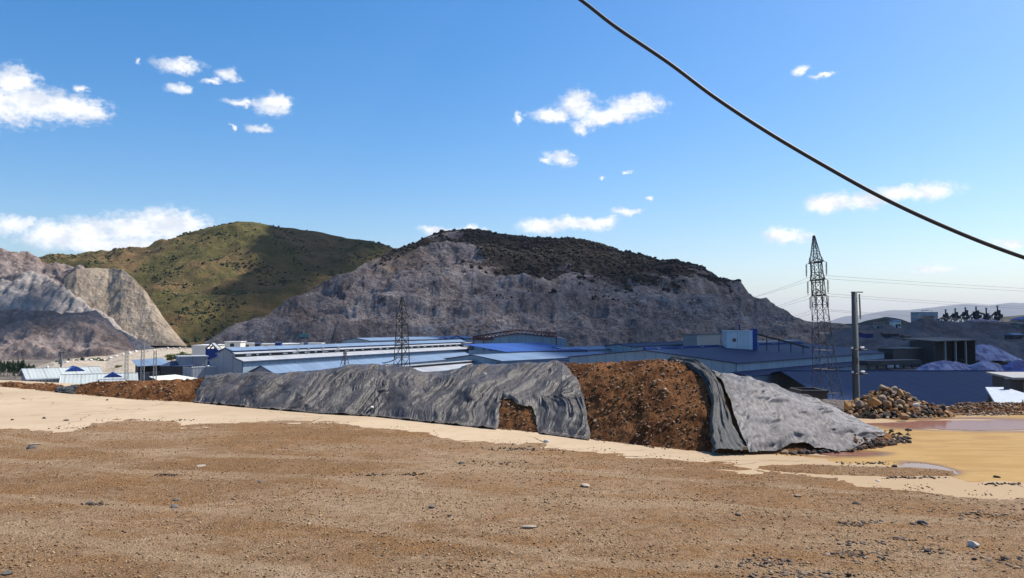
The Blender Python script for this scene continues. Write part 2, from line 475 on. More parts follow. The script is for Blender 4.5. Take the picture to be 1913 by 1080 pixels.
def mat_rock_one(name, c1, c2, stain=(0.05, 0.035, 0.025), rough=.8):
    m, nt, b = new_mat(name, rough, spec=0.3)
    oi = nt.n('ObjectInfo')
    c = nt.n('VectorMath', _operation='MULTIPLY_ADD', i0=oi.outputs['Random'], i1=(37, 19, 53), i2=objco(nt)).outputs[0]
    n1 = nt.noise(c, 6, 6, .65); n2 = nt.noise(c, 32, 6, .7)
    colr = nt.mix(oi.outputs['Random'], c1, c2)
    colr = nt.mix(nt.ramp(n1, .48, .68, 0, .7), colr, stain)
    colr = nt.mix(nt.ramp(n2, .5, .75, 0, .4), colr, tuple(min(1, x * 1.5) for x in c2))
    nt.links.new(colr, b.inputs['Base Color']); bump(nt, b, nt.math('ADD', n1, n2), .6, .03)
    return m

M_CONC, M_DIRT, M_SILT, M_SOIL, M_PLAIN = mat_concrete(), mat_dirt(), mat_silt(), mat_soil(), mat_plain()

# ---- the ground sheet, out to the horizon
def sheet():
    def axis(lo, hi, s, n):
        return s * np.sinh(np.linspace(math.asinh(lo / s), math.asinh(hi / s), n))
    xs = axis(-27000, 27000, 26, 320); ys = np.concatenate([axis(-6000, -1, 26, 40), axis(1, 27000, 20, 250)])
    X, Y = np.meshgrid(xs, ys); Z = ground_z(X, Y)
    me = fast_mesh('ground', np.stack([X, Y, Z], -1).reshape(-1, 3), grid_faces(*X.shape))
    tag(link('ground', me, M_PLAIN), kind='structure')
sheet()

# ---- concrete yard
def yard():
    a = np.linspace(-1.25, 1.25, 90)
    pts = [(-34, -22, 0), (34, -22, 0), (34, 20, 0)]
    for s in a[::-1]:
        px = CX + s * FPX / math.cos(TH); Yr = lerp_tab(RIM, px) - 0.1; pts.append((s * Yr, Yr, 0))
    pts.append((-34, 20, 0))
    me = bpy.data.meshes.new('concrete_yard'); me.from_pydata(pts, [], [tuple(range(len(pts)))])
    tag(link('concrete_yard', me, M_CONC), kind='structure')
yard()

# ---- loose layers lying on the concrete: real sheets that run out where they thin
def layer(name, mat, zfun, a0, a1, Y0, Y1, nx, ny, wetfun=None):
    A = np.linspace(a0, a1, nx); Yv = np.geomspace(Y0, Y1, ny)
    AA, Y = np.meshgrid(A, Yv); X = AA * Y
    Z = zfun(X, Y)
    keep = np.maximum.reduce([Z[:-1, :-1], Z[1:, :-1], Z[:-1, 1:], Z[1:, 1:]]) > -0.004
    co, f, at = compact(np.stack([X, Y, Z], -1).reshape(-1, 3), grid_faces(*X.shape, keep), {'wet': wetfun(X, Y) if wetfun else np.zeros_like(Z)})
    return tag(link(name, fast_mesh(name, co, f, True, at), mat), kind='structure')
DIRT_EDGE = [(-1200, 812), (-200, 806), (0, 803), (120, 802), (160, 798), (178, 785), (240, 781), (330, 782), (342, 793), (450, 785), (600, 788), (680, 792), (750, 800),
             (850, 815), (920, 823), (1000, 829), (1090, 839), (1200, 853), (1330, 859), (1440, 880), (1560, 893), (1600, 908), (1760, 920), (1913, 927), (2400, 940), (3200, 950)]
_d = np.array(DIRT_EDGE, float)
DIRT_Y = np.array([G(CX, py).y for py in _d[:, 1]])
def dirt_z(X, Y):
    px = px_of(X, Y)
    dm = np.interp(px, _d[:, 0], DIRT_Y) - Y                                   # metres inside the dirt
    n = fbm(X / 1.3, Y / 1.3, 5, 11) * 0.45 + fbm(X / .22, Y / .22, 3, 31) * .16
    body = sstep(-0.25, 1.3, dm + n) * 0.030 - 0.0065
    hollow = sstep(.50, .85, fbm(X / 2.1 + 4, Y / .9, 4, 77)) * sstep(4.5, .3, dm) * 0.022
    rel = fbm(X / .55, Y / .55, 4, 41, .55) * .008 + np.maximum(fbm(X / .11, Y / .11, 3, 51), 0) * .008
    # an island of dirt on the concrete to the right
    isl = [G(1520, 868), G(1718, 892)]
    e = np.sqrt(((X - (isl[0].x + isl[1].x) / 2) / 1.55) ** 2 + ((Y - (isl[0].y + isl[1].y) / 2 + (X - (isl[0].x + isl[1].x) / 2) * .14) / .42) ** 2)
    body = np.maximum(body, sstep(1.15, .6, e + n * .45) * .034 - .0065)
    return body - hollow + rel * np.clip((body + .0065) / .02, 0, 1)
layer('dirt_ground', M_DIRT, dirt_z, -1.05, 1.05, 3.3, 27, 760, 400)

SILT_TAB = [(1450, 30, 30), (1480, 852, 848), (1540, 868, 846), (1600, 880, 838), (1680, 886, 806), (1740, 893, 800), (1800, 905, 799), (1913, 908, 798), (2300, 915, 796)]
def silt_z(X, Y):
    px = px_of(X, Y)
    yb = np.interp(px, [1440, 1500, 1560, 1640, 1740, 1800, 1913, 2500], [G(CX, p).y for p in (850, 858, 868, 872, 893, 903, 906, 915)])
    yt = np.interp(px, [1440, 1500, 1600, 1680, 1740, 2500], [G(CX, p).y for p in (845, 842, 790, 778, 775, 770)])
    n = fbm(X / 1.1, Y / .7, 4, 61) * .4
    d = np.minimum(Y - yb, yt - Y) + n
    z = sstep(-.1, .9, d) * .022 - .006 + fbm(X / 1.4, Y / .5, 4, 65) * .005
    # hollows that hold the puddles
    for (px0, py0, px1, py1, k) in ((1590, 783, 2100, 806, 1.0), (1672, 865, 1805, 888, 1.0), (1480, 845, 1660, 852, .7)):
        a, b2 = G(px0, py0), G(px1, py1); cx, cy = (a.x + b2.x) / 2, (a.y + b2.y) / 2
        e = np.sqrt(((X - cx) / (abs(b2.x - a.x) / 2 + 1e-3)) ** 2 + ((Y - cy) / (abs(b2.y - a.y) / 2)) ** 2)
        z = z - .03 * k * sstep(1.15, .7, e + n * .3)
    return np.where(Y > rim_of(X, Y) - .15, -1.0, z)
def silt_wet(X, Y):
    w = np.zeros_like(X); n = fbm(X / 1.1, Y / .7, 4, 61) * .4
    for (px0, py0, px1, py1) in ((1590, 783, 2100, 806), (1672, 865, 1805, 888), (1480, 843, 1668, 854)):
        a, b2 = G(px0, py0), G(px1, py1); cx, cy = (a.x + b2.x) / 2, (a.y + b2.y) / 2
        e = np.sqrt(((X - cx) / (abs(b2.x - a.x) / 2)) ** 2 + ((Y - cy) / (abs(b2.y - a.y) / 2)) ** 2)
        w = np.maximum(w, sstep(1.55, 1.0, e + n * .5))
    return w
layer('silt_flat', M_SILT, silt_z, 0.30, 1.05, 8.5, 26, 330, 200, silt_wet)

# ---- puddles
def mat_water(name, c):
    m, nt, b = new_mat(name, 0.12, c, spec=0.1)
    b.inputs['IOR'].default_value = 1.12
    n = nt.noise(nt.mapping(objco(nt), scale=(1, 2.5, 1)), 6, 3, .5)
    bump(nt, b, n, .04, .02)
    return m
def puddle(name, mat, cxp, cyp, wpx, hpx, z, seed, label):
    c = G(cxp, cyp); l = G(cxp - wpx, cyp); t = G(cxp, cyp - hpx); b2 = G(cxp, cyp + hpx)
    ax = abs(c.x - l.x); pts = []
    for k in range(96):
        a = 2 * math.pi * k / 96; s = math.sin(a); cc = math.cos(a)
        r = 1 + .16 * float(gnoise(2.2 * cc + 9, 2.2 * s, seed)) + .08 * float(gnoise(7 * cc, 7 * s + 4, seed + 1))
        ay = (t.y - c.y) if s > 0 else (c.y - b2.y)
        pts.append((c.x + ax * cc * r, c.y + ay * s * r, z))
    me = bpy.data.meshes.new(name); me.from_pydata(pts, [], [tuple(range(96))])
    o = tag(link(name, me, mat), kind='structure'); o['label'] = label
    return o
W_RED = mat_water('red_silty_water', (0.20, 0.095, 0.07)); W_PALE = mat_water('pale_silty_water', (0.27, 0.21, 0.175))
puddle('puddle', W_RED, 1860, 795, 262, 9.0, .0062, 3, 'long reddish puddle at the foot of the rock heap')
puddle('puddle', W_PALE, 1741, 876, 62, 10, .0075, 8, 'small pale puddle reflecting sky on the yellow silt')
puddle('puddle', W_RED, 1600, 849, 68, 3.2, .006, 14, 'thin muddy puddle along the end of the tarped heap')

# ================================================================== HILLS
def mat_mountain():
    m, nt, b = new_mat('quarried_mountain', 0.95, spec=0.04)
    c = objco(nt); veg = nt.n('Attribute', _attribute_name='veg').outputs['Fac']; tan = nt.n('Attribute', _attribute_name='tan').outputs['Fac']
    n1 = nt.noise(c, .018, 6, .62); n2 = nt.noise(c, .07, 9, .70); n3 = nt.noise(c, .35, 8, .72)
    st = nt.noise(nt.mapping(c, scale=(1, 1, .22)), .20, 7, .68)
    n0 = nt.noise(nt.mapping(c, scale=(1, 1, 2.5)), .0075, 4, .55)
    rock = nt.mix(nt.ramp(n1, .36, .64), (0.305, 0.245, 0.232), (0.43, 0.355, 0.33))
    rock = nt.mix(nt.ramp(n2, .50, .60, 0, .85), rock, (0.56, 0.49, 0.46))  # rock tones, contrast raised in colour to stand in for relief shading
    rock = nt.mix(nt.ramp(n2, .47, .38, 0, .85), rock, (0.12, 0.092, 0.088))
    rock = nt.mix(nt.ramp(st, .50, .64, 0, .6), rock, (0.13, 0.105, 0.10))
    rock = nt.mix(nt.ramp(n3, .54, .64, 0, .9), rock, (0.72, 0.64, 0.60))
    rock = nt.mix(nt.math('MULTIPLY', tan, nt.ramp(n2, .36, .55, .2, .8)), rock, (0.27, 0.185, 0.125))
    rock = nt.mix(nt.ramp(n3, .46, .33, 0, .8), rock, (0.06, 0.05, 0.05))
    rock = nt.mix(nt.ramp(n0, .42, .58, .45, 0), rock, (0.14, 0.115, 0.115))
    gul = nt.noise(nt.mapping(c, scale=(1, .25, .10), rot=(0, 0, R(8))), .11, 6, .62)
    rock = nt.mix(nt.ramp(gul, .52, .68, 0, .4), rock, (0.15, 0.12, 0.115)); rock = nt.mix(nt.ramp(gul, .46, .34, 0, .35), rock, (0.56, 0.49, 0.455))
    vg = nt.mix(nt.ramp(n2, .38, .64), (0.040, 0.031, 0.026), (0.088, 0.066, 0.052))
    vg = nt.mix(nt.ramp(n3, .5, .7, 0, .8), vg, (0.04, 0.036, 0.02))
    vv = nt.ramp(nt.math('ADD', veg, nt.math('ADD', nt.math('MULTIPLY_ADD', n2, 1.3, -.65), nt.math('MULTIPLY_ADD', n3, .9, -.45))), .22, .80)
    nt.links.new(nt.mix(vv, rock, vg), b.inputs['Base Color'])
    h = nt.math('ADD', nt.math('MULTIPLY', n2, 2.0), n3)
    bump(nt, b, h, 1.0, 6.0)
    return m
def mat_grasshill():
    m, nt, b = new_mat('dry_grass_hill', 0.95, spec=0.04)
    c = objco(nt)
    n1 = nt.noise(c, .011, 6, .62); n2 = nt.noise(c, .05, 9, .7); n3 = nt.noise(c, .4, 7, .72)
    g = nt.mix(nt.ramp(n1, .38, .60), (0.195, 0.122, 0.058), (0.109, 0.095, 0.034))
    g = nt.mix(nt.ramp(n2, .48, .64, 0, .75), g, (0.065, 0.064, 0.024))
    g = nt.mix(nt.ramp(n3, .55, .72, 0, .7), g, (0.241, 0.160, 0.077))
    g = nt.mix(nt.ramp(n3, .44, .32, 0, .7), g, (0.034, 0.037, 0.015))
    nt.links.new(g, b.inputs['Base Color']); bump(nt, b, nt.math('ADD', n2, n3), .8, 3.0)
    return m
def mat_spoil(name, c1, c2, c3):
    m, nt, b = new_mat(name, 0.95, spec=0.04)
    c = objco(nt); n2 = nt.noise(c, .06, 8, .68); n3 = nt.noise(c, .5, 8, .74)
    st = nt.noise(nt.mapping(c, scale=(1, .35, .15), rot=(0, 0, R(15))), .25, 6, .62)
    g = nt.mix(nt.ramp(n2, .38, .62), c1, c2); g = nt.mix(nt.ramp(n3, .52, .70, 0, .8), g, c3)
    g = nt.mix(nt.ramp(st, .5, .68, 0, .45), g, tuple(x * .6 for x in c1))
    nt.links.new(g, b.inputs['Base Color']); bump(nt, b, nt.math('ADD', n2, n3), .7, 2.0)
    return m
M_MTN, M_HILL = mat_mountain(), mat_grasshill()
M_SPOIL_T = mat_spoil('tan_spoil', (0.27, 0.21, 0.15), (0.37, 0.295, 0.215), (0.47, 0.395, 0.31))
M_SPOIL_G = mat_spoil('grey_spoil', (0.28, 0.24, 0.21), (0.38, 0.335, 0.30), (0.54, 0.485, 0.445))
M_SPOIL_R = mat_spoil('red_grey_quarry_face', (0.175, 0.13, 0.11), (0.27, 0.215, 0.19), (0.46, 0.395, 0.36))
M_DARKM = mat_spoil('dark_spoil', (0.15, 0.115, 0.11), (0.21, 0.175, 0.17), (0.28, 0.24, 0.23))
M_SAND = mat_spoil('pale_sandy_spoil', (0.42, 0.34, 0.25), (0.50, 0.42, 0.32), (0.62, 0.56, 0.48))
M_BLUEH = mat_spoil('far_wooded_hill', (0.05, 0.055, 0.045), (0.075, 0.075, 0.06), (0.10, 0.10, 0.08))

SURF = {}
def hillfield(name, mat, px0, px1, nx, ny, ridge, Yb, Yr, zb, prof, relief, veg=None, tan=None, back=.6, label=None):
    px = np.linspace(px0, px1, nx); nb = max(6, ny // 4)
    t = np.concatenate([np.linspace(0, 1, ny), 1 + np.linspace(0, back, nb)[1:]])
    PX, T = np.meshgrid(px, t)
    yb, yr = lerp_tab(Yb, PX), lerp_tab(Yr, PX)
    Y = yb + (yr - yb) * T; X = slope_of(PX) * Y
    zr = zat_a(lerp_tab(ridge, PX), yr)
    zbv = lerp_tab(zb, PX) if hasattr(zb, '__len__') else zb
    zbv = np.minimum(zbv, zr)
    f = np.where(T <= 1, np.interp(T, [p[0] for p in prof], [p[1] for p in prof]), 1 - (T - 1) * .55)
    hgt = zr - zbv
    Z = zbv + hgt * f
    PY = HORIZON - (Z - CAM_H) / Y * FPX
    at = {'veg': np.zeros_like(Z), 'tan': np.zeros_like(Z)}
    if veg: at['veg'] = veg(PX, PY, X, Y)
    if tan: at['tan'] = tan(PX, PY, X, Y)
    win = sstep(0, .08, T) * (1 - .75 * sstep(.86, 1.0, T)) * np.clip(hgt / 25, .05, 1)
    Z = Z + relief(X, Y, Z, T, at['veg'], hgt) * win
    me = fast_mesh(name, np.stack([X, Y, Z], -1).reshape(-1, 3), grid_faces(*X.shape), True, at)
    SURF[name] = (X, Y, Z, T, at['veg'])
    o = tag(link(name, me, mat), kind='structure')
    if label: o['label'] = label
    return o

# ---- the quarried mountain
MTN = [(380, 642), (400, 630), (440, 607), (500, 588), (560, 556), (600, 535), (640, 513), (700, 486), (732, 470), (760, 460), (800, 443), (830, 434), (865, 430), (900, 432), (930, 438), (980, 443),
       (1030, 447), (1060, 445), (1090, 449), (1130, 460), (1165, 473), (1200, 477), (1235, 487), (1270, 488), (1300, 495), (1330, 509), (1345, 520), (1365, 526), (1384, 527),
       (1392, 540), (1408, 558), (1440, 571), (1470, 583), (1500, 598), (1530, 606), (1580, 613), (1700, 622)]
VEGL = [(380, 300), (700, 452), (735, 470), (760, 470), (800, 452), (850, 448), (880, 462), (905, 490), (935, 520), (1000, 528), (1060, 515), (1120, 533), (1200, 528), (1240, 512), (1300, 506), (1335, 516), (1350, 522), (1384, 515), (1420, 480), (1700, 480)]
def mtn_veg(PX, PY, X, Y):
    n = fbm(X / 38, Y / 38, 6, 3, .6) * 34
    return sstep(-42, 34, lerp_tab(VEGL, PX) - PY + n)
def mtn_tan(PX, PY, X, Y):
    b1 = np.exp(-(((PX - 745) / 60) ** 2 + ((PY - 490) / 22) ** 2)); b2 = np.exp(-(((PX - 565) / 30) ** 2 + ((PY - 605) / 22) ** 2))
    return np.clip(b1 * 1.2 + b2 + .35 * sstep(.2, .6, fbm(X / 60, Y / 60, 3, 23)), 0, 1)
def mtn_rel(X, Y, Z, T, veg, hgt):
    rock = 1 - veg
    r = ridged(X / 75, Y / 60 + Z / 60, 6, 7, .52) * 4.2 + fbm(X / 30, Y / 50, 5, 9) * 2.6
    crag = np.abs(fbm(X / 17, Y / 40 + Z / 22, 5, 19, .6)) * -2.4
    s = 19.0 + 5 * gnoise(X / 90, Y / 90, 4)
    fr = (Z + 3 * fbm(X / 30, Y / 30, 3, 2)) / s; k = fr - np.floor(fr)
    ter = (sstep(.38, .82, k) - k) * s * .7
    return rock * (r + crag + ter) + veg * (ridged(X / 110, Y / 110, 5, 15) * 4.0 + fbm(X / 16, Y / 16, 4, 5) * 1.3)
hillfield('mountain', M_MTN, 378, 1700, 950, 300, MTN, [(380, 440), (560, 430), (900, 440), (1400, 450), (1700, 400)],
          [(380, 470), (480, 520), (620, 640), (800, 760), (1100, 780), (1380, 700), (1500, 600), (1700, 470)], GZ,
          [(0, 0), (.10, .05), (.2, .15), (.36, .36), (.5, .5), (.7, .70), (.85, .86), (1, 1)], mtn_rel, mtn_veg, mtn_tan,
          label='quarried grey rock mountain with dark scrub along its crest')
# ---- the grassy hill
HILL = [(-400, 520), (-150, 500), (0, 493), (65, 488), (75, 485), (120, 479), (170, 472), (250, 468), (275, 463), (300, 455), (350, 440), (400, 425), (440, 417), (470, 418), (490, 422), (520, 428), (560, 433), (600, 438), (640, 446), (670, 452),
        (700, 457), (720, 461), (732, 468), (760, 474), (900, 490)]
def hill_rel(X, Y, Z, T, veg, hgt):
    return ridged(X / 150, Y / 110, 5, 33, .5) * 7.5 + fbm(X / 40, Y / 40, 5, 35) * 4.0
hillfield('grassy_hill', M_HILL, -400, 900, 640, 230, HILL, [(-400, 560), (300, 540), (900, 600)], [(-400, 950), (200, 960), (440, 980), (740, 1040), (900, 1040)], GZ,
          [(0, 0), (.2, .14), (.5, .47), (.8, .82), (1, 1)], hill_rel, label='grassy hill with scrub, half of it under cloud shadow')
# ---- quarry terraces and spoil at the foot of the hill
def rel_spoil(X, Y, Z, T, veg, hgt):
    return ridged(X / 60, Y / 40 + Z / 40, 5, 43, .58) * 4.0 + fbm(X / 9, Y / 9, 4, 45) * 1.7
hillfield('quarry_terrace', M_SPOIL_R, -420, 262, 330, 120, [(-420, 482), (-100, 480), (0, 478), (50, 480), (66, 486), (76, 498), (120, 506), (175, 512), (200, 540), (240, 575), (262, 592)],
          [(-420, 530), (262, 560)], [(-420, 640), (100, 650), (262, 590)], -14, [(0, 0), (.3, .30), (.42, .66), (.60, .72), (.72, .93), (1, 1)], rel_spoil,
          label='stepped quarry terrace cut into the hill')
def ridge_heap(name, mat, path, slope, zb, res, amp, label=None, kind='structure', cat=None, seed=1, nscale=9.0):
    """a tipped heap: sides fall at the angle of repose from a crest line"""
    pts = np.array(path, float); rad = (pts[:, 2].max() - zb) / slope + 2
    xs = np.arange(pts[:, 0].min() - rad, pts[:, 0].max() + rad + res, res); ys = np.arange(pts[:, 1].min() - rad, pts[:, 1].max() + rad + res, res)
    X, Y = np.meshgrid(xs, ys); Z = np.full_like(X, -1e9)
    wx = X + fbm(X / nscale, Y / nscale, 4, seed) * amp; wy = Y + fbm(X / nscale + 7, Y / nscale, 4, seed + 5) * amp
    for p, q in zip(pts[:-1], pts[1:]):
        d = q[:2] - p[:2]; L2 = max(d @ d, 1e-6)
        s = np.clip(((wx - p[0]) * d[0] + (wy - p[1]) * d[1]) / L2, 0, 1)
        dist = np.hypot(wx - p[0] - s * d[0], wy - p[1] - s * d[1])
        Z = np.maximum(Z, p[2] + (q[2] - p[2]) * s - dist * slope)
    Z = Z + fbm(X / (nscale * .3), Y / (nscale * .3), 4, seed + 9) * amp * .22
    keep = np.maximum.reduce([Z[:-1, :-1], Z[1:, :-1], Z[:-1, 1:], Z[1:, 1:]]) > zb
    co, f, _ = compact(np.stack([X, Y, np.maximum(Z, zb - 1)], -1).reshape(-1, 3), grid_faces(*X.shape, keep))
    o = link(name, fast_mesh(name, co, f), mat)
    if kind: o['kind'] = kind
    if label: o['label'] = label
    if cat: o['category'] = cat
    return o
ridge_heap('spoil_heap', M_SPOIL_G, [P(24, 508, 600), P(64, 507, 592), P(112, 532, 570), P(150, 560, 552), P(188, 584, 536)], .80, -16, 1.0, 3.6, 'pale grey spoil tip running down from the quarry terrace', seed=3)
hillfield('spoil_heap', M_SPOIL_T, 118, 350, 225, 110, [(118, 520), (140, 503), (175, 501), (225, 503), (245, 518), (268, 541), (288, 568), (304, 592), (325, 618), (350, 647)],
          [(118, 535), (345, 530)], [(118, 575), (200, 590), (345, 545)], -12, [(0, 0), (.5, .5), (1, 1)], lambda X, Y, Z, T, v, h: fbm(X / 8, Y / 8, 5, 49) * 1.5 + ridged(X / 30, Y / 30, 4, 51) * .9,
          label='tan gravel spoil heap below the grassy hill')
hillfield('quarry_bench', M_SPOIL_R, -420, 292, 300, 100, [(-420, 596), (0, 598), (60, 592), (180, 596), (200, 606), (225, 628), (245, 645), (262, 656), (292, 668)],
          [(-420, 425), (292, 415)], [(-420, 485), (200, 478), (292, 430)], GZ, [(0, 0), (.25, .2), (.6, .75), (.8, .95), (1, 1)], rel_spoil, label='low dark quarry bench with reddish rock')
ridge_heap('spoil_heap', M_SPOIL_G, [P(205, 607, 480), P(250, 630, 470), P(268, 640, 468)], .6, -16, 1.2, 2.0, 'small grey spoil cone at the end of the quarry bench', seed=8)
# ---- pale sandy bench left of the works
def rel_sand(X, Y, Z, T, veg, hgt): return fbm(X / 14, Y / 14, 5, 71) * 1.1 + ridged(X / 30, Y / 18, 4, 73) * .8
hillfield('sandy_bench', M_SAND, 30, 520, 260, 110, [(30, 718), (60, 702), (100, 682), (130, 676), (200, 672), (235, 660), (300, 652), (400, 650), (470, 655), (520, 690)],
          [(30, 250), (250, 245), (520, 300)], [(30, 290), (150, 330), (300, 400), (520, 410)], GZ, [(0, 0), (.15, .2), (.5, .55), (1, 1)], rel_sand, back=.8, label='pale sandy bench beside the works')
# ---- right: dark spoil mound and plateau carrying the crushers
hillfield('spoil_mound', M_DARKM, 1540, 2300, 420, 110, [(1540, 622), (1580, 613), (1620, 609), (1650, 607), (1690, 610), (1706, 601), (1725, 597), (1760, 601), (1830, 603), (1913, 600), (2300, 596)],
          [(1540, 360), (1700, 320), (2300, 330)], [(1540, 420), (1700, 425), (2300, 440)], GZ, [(0, 0), (.3, .35), (.5, .5), (.75, .85), (1, 1)], lambda X, Y, Z, T, v, h: rel_spoil(X, Y, Z, T, v, h) * .6 * (1 - .8 * sstep(.75, .95, T)), back=.05, label='dark spoil mound below the crushing plant')
hillfield('wooded_hill', M_BLUEH, 1560, 1780, 120, 40, [(1560, 606), (1600, 604), (1625, 598), (1655, 592), (1680, 595), (1705, 604), (1740, 606), (1780, 607)],
          [(1560, 800), (1780, 800)], [(1560, 1000), (1780, 1000)], GZ, [(0, 0), (1, 1)], lambda X, Y, Z, T, v, h: fbm(X / 20, Y / 20, 4, 81) * 2)
hillfield('far_mountain', M_BLUEH, 1380, 2700, 300, 40, [(1380, 607), (1540, 606), (1600, 590), (1660, 580), (1700, 579), (1760, 572), (1800, 568), (1850, 571), (1890, 565), (1930, 566), (2050, 580), (2300, 575), (2700, 585)],
          [(1380, 15000), (2700, 15000)], [(1380, 19000), (2700, 19000)], GZ, [(0, 0), (1, 1)], lambda X, Y, Z, T, v, h: fbm(X / 900, Y / 900, 5, 83) * 55)
hillfield('far_ridge', M_BLUEH, 1780, 2700, 160, 30, [(1780, 604), (1840, 598), (1880, 591), (1913, 589), (2200, 590), (2700, 596)],
          [(1780, 1500), (2700, 1500)], [(1780, 1800), (2700, 1800)], GZ, [(0, 0), (1, 1)], lambda X, Y, Z, T, v, h: fbm(X / 60, Y / 60, 4, 85) * 4)
hillfield('far_mountain', M_BLUEH, -1200, 420, 200, 30, [(-1200, 590), (-600, 575), (-200, 580), (100, 590), (420, 600)],
          [(-1200, 9000), (420, 9000)], [(-1200, 12000), (420, 12000)], GZ, [(0, 0), (1, 1)], lambda X, Y, Z, T, v, h: fbm(X / 400, Y / 400, 5, 87) * 20)

# ---- scrub on the hills: uncountable bushes
def mat_scrub(name, c1, c2):
    m, nt, b = new_mat(name, 0.9, spec=0.1)
    at = nt.n('Attribute', _attribute_name='rnd').outputs['Fac']
    nt.links.new(nt.mix(at, c1, c2), b.inputs['Base Color'])
    return m
M_SCRUB = mat_scrub('scrub_leaves', (0.032, 0.042, 0.018), (0.085, 0.08, 0.036)); M_SCRUB2 = mat_scrub('dry_scrub', (0.028, 0.023, 0.018), (0.062, 0.050, 0.036))
def scrub(name, surf, n, seed, mask, smin, smax, label, mat=M_SCRUB):
    X, Y, Z, T, V = SURF[surf]; g = np.random.default_rng(seed)
    w = mask(X, Y, Z, T, V).ravel(); w[w < 0] = 0; p = w / w.sum()
    i = g.choice(len(p), n, p=p)
    size = smin + (smax - smin) * g.random(n) ** 2.2
    pos = np.stack([X.ravel()[i] + g.uniform(-1, 1, n), Y.ravel()[i] + g.uniform(-1, 1, n), Z.ravel()[i] + size * .25], 1)
    o = tag(link(name, scatter_mesh(name, ICO0, pos, size, g.uniform(.55, .9, n), seed, .45, False), mat), label, kind='stuff')
    o['category'] = 'scrub'
scrub('scrub', 'grassy_hill', 8000, 5, lambda X, Y, Z, T, V: (T <= 1.02) * (sstep(-.05, .6, fbm(X / 70, Y / 45, 5, 91, .62)) ** 1.6 + .03), .4, 1.9, 'green bushes dotted over the grassy hill')
scrub('scrub', 'mountain', 5000, 6, lambda X, Y, Z, T, V: (T <= 1.02) * V ** 1.5 * (V > .06) * (0.15 + sstep(-.3, .5, fbm(X / 30, Y / 30, 5, 93, .6))), .6, 2.2, 'dark scrub along the crest of the quarried mountain', M_SCRUB2)

# ---- the cloud whose shadow lies on mountain and works (unseen, right of the frame; outlined and thinned to shape that shade)
def shade_cloud():
    poly = [(-560, 418), (-300, 425), (-190, 428), (-95, 410), (-30, 350), (20, 270), (52, 190), (90, 150), (150, 132), (420, 120), (900, 300), (950, 1090), (-420, 1090), (-415, 950), (-300, 700), (-236, 545), (-290, 515), (-345, 568), (-560, 590)]
    alt = 900.0; k = (alt - GZ) / SUN.z
    off = np.array([SUN.x * k, SUN.y * k])
    pg = np.array(poly, float); res = 9.0
    xs = np.arange(pg[:, 0].min() - 40, pg[:, 0].max() + 40, res); ys = np.arange(pg[:, 1].min() - 40, pg[:, 1].max() + 40, res)
    X, Y = np.meshgrid(xs, ys)
    ins = np.zeros(X.shape, bool); dist = np.full(X.shape, 1e9)
    for p, q in zip(pg, np.roll(pg, -1, 0)):
        c = ((p[1] > Y) != (q[1] > Y)) & (X < (q[0] - p[0]) * (Y - p[1]) / (q[1] - p[1] + 1e-9) + p[0]); ins ^= c
        d = q - p; s = np.clip(((X - p[0]) * d[0] + (Y - p[1]) * d[1]) / (d @ d), 0, 1)
        dist = np.minimum(dist, np.hypot(X - p[0] - s * d[0], Y - p[1] - s * d[1]))
    sd = np.where(ins, dist, -dist) + fbm(X / 60, Y / 60, 4, 101) * 16
    th = np.sqrt(np.clip(sd, 0, 160)) * 5
    lump = 1 + .35 * fbm(X / 70, Y / 70, 4, 103)
    top = alt + th * lump; bot = alt - th * .35 * (1 + .3 * fbm(X / 60, Y / 60, 3, 105))
    keep = np.maximum.reduce([sd[:-1, :-1], sd[1:, :-1], sd[:-1, 1:], sd[1:, 1:]]) > 0
    f = grid_faces(*X.shape, keep); n = X.size
    co = np.concatenate([np.stack([X + off[0], Y + off[1], top], -1).reshape(-1, 3), np.stack([X + off[0], Y + off[1], bot], -1).reshape(-1, 3)])
    thin = 1 - (.50 + .28 * sstep(140, -80, X - .1 * Y)) * sstep(415, 470, Y) * sstep(-290, -200, X) * sstep(460, 330, X) * (.6 + .4 * sstep(-.3, .4, fbm(X / 120, Y / 120, 3, 107)))
    at = {'dens': np.concatenate([(sstep(0, 34, sd) * thin).ravel()] * 2)}
    co, f, at = compact(co, np.concatenate([f, f[:, ::-1] + n]), at)
    m = bpy.data.materials.new('cloud_vapour'); m.use_nodes = True; nt = NT(m.node_tree); nt.nodes.clear()
    de = nt.n('Attribute', _attribute_name='dens').outputs['Fac']
    de = nt.ramp(nt.math('ADD', de, nt.math('MULTIPLY_ADD', nt.noise(objco(nt), .03, 5), .5, -.25)), .0, 1.0)
    mx = nt.n('MixShader', i0=de, i1=nt.n('BsdfTransparent').outputs[0], i2=nt.n('MixShader', i0=.35, i1=nt.n('BsdfDiffuse', Color=(.93, .93, .93)).outputs[0], i2=nt.n('BsdfTranslucent', Color=(.9, .9, .9)).outputs[0]).outputs[0])
    nt.n('OutputMaterial', Surface=mx.outputs[0])
    o = link('cloud', fast_mesh('cloud', co, f, True, at), m); tag(o, 'broad unseen cloud right of the frame, shaped for its shadow on the mountain', 'cloud', kind='structure')
shade_cloud()

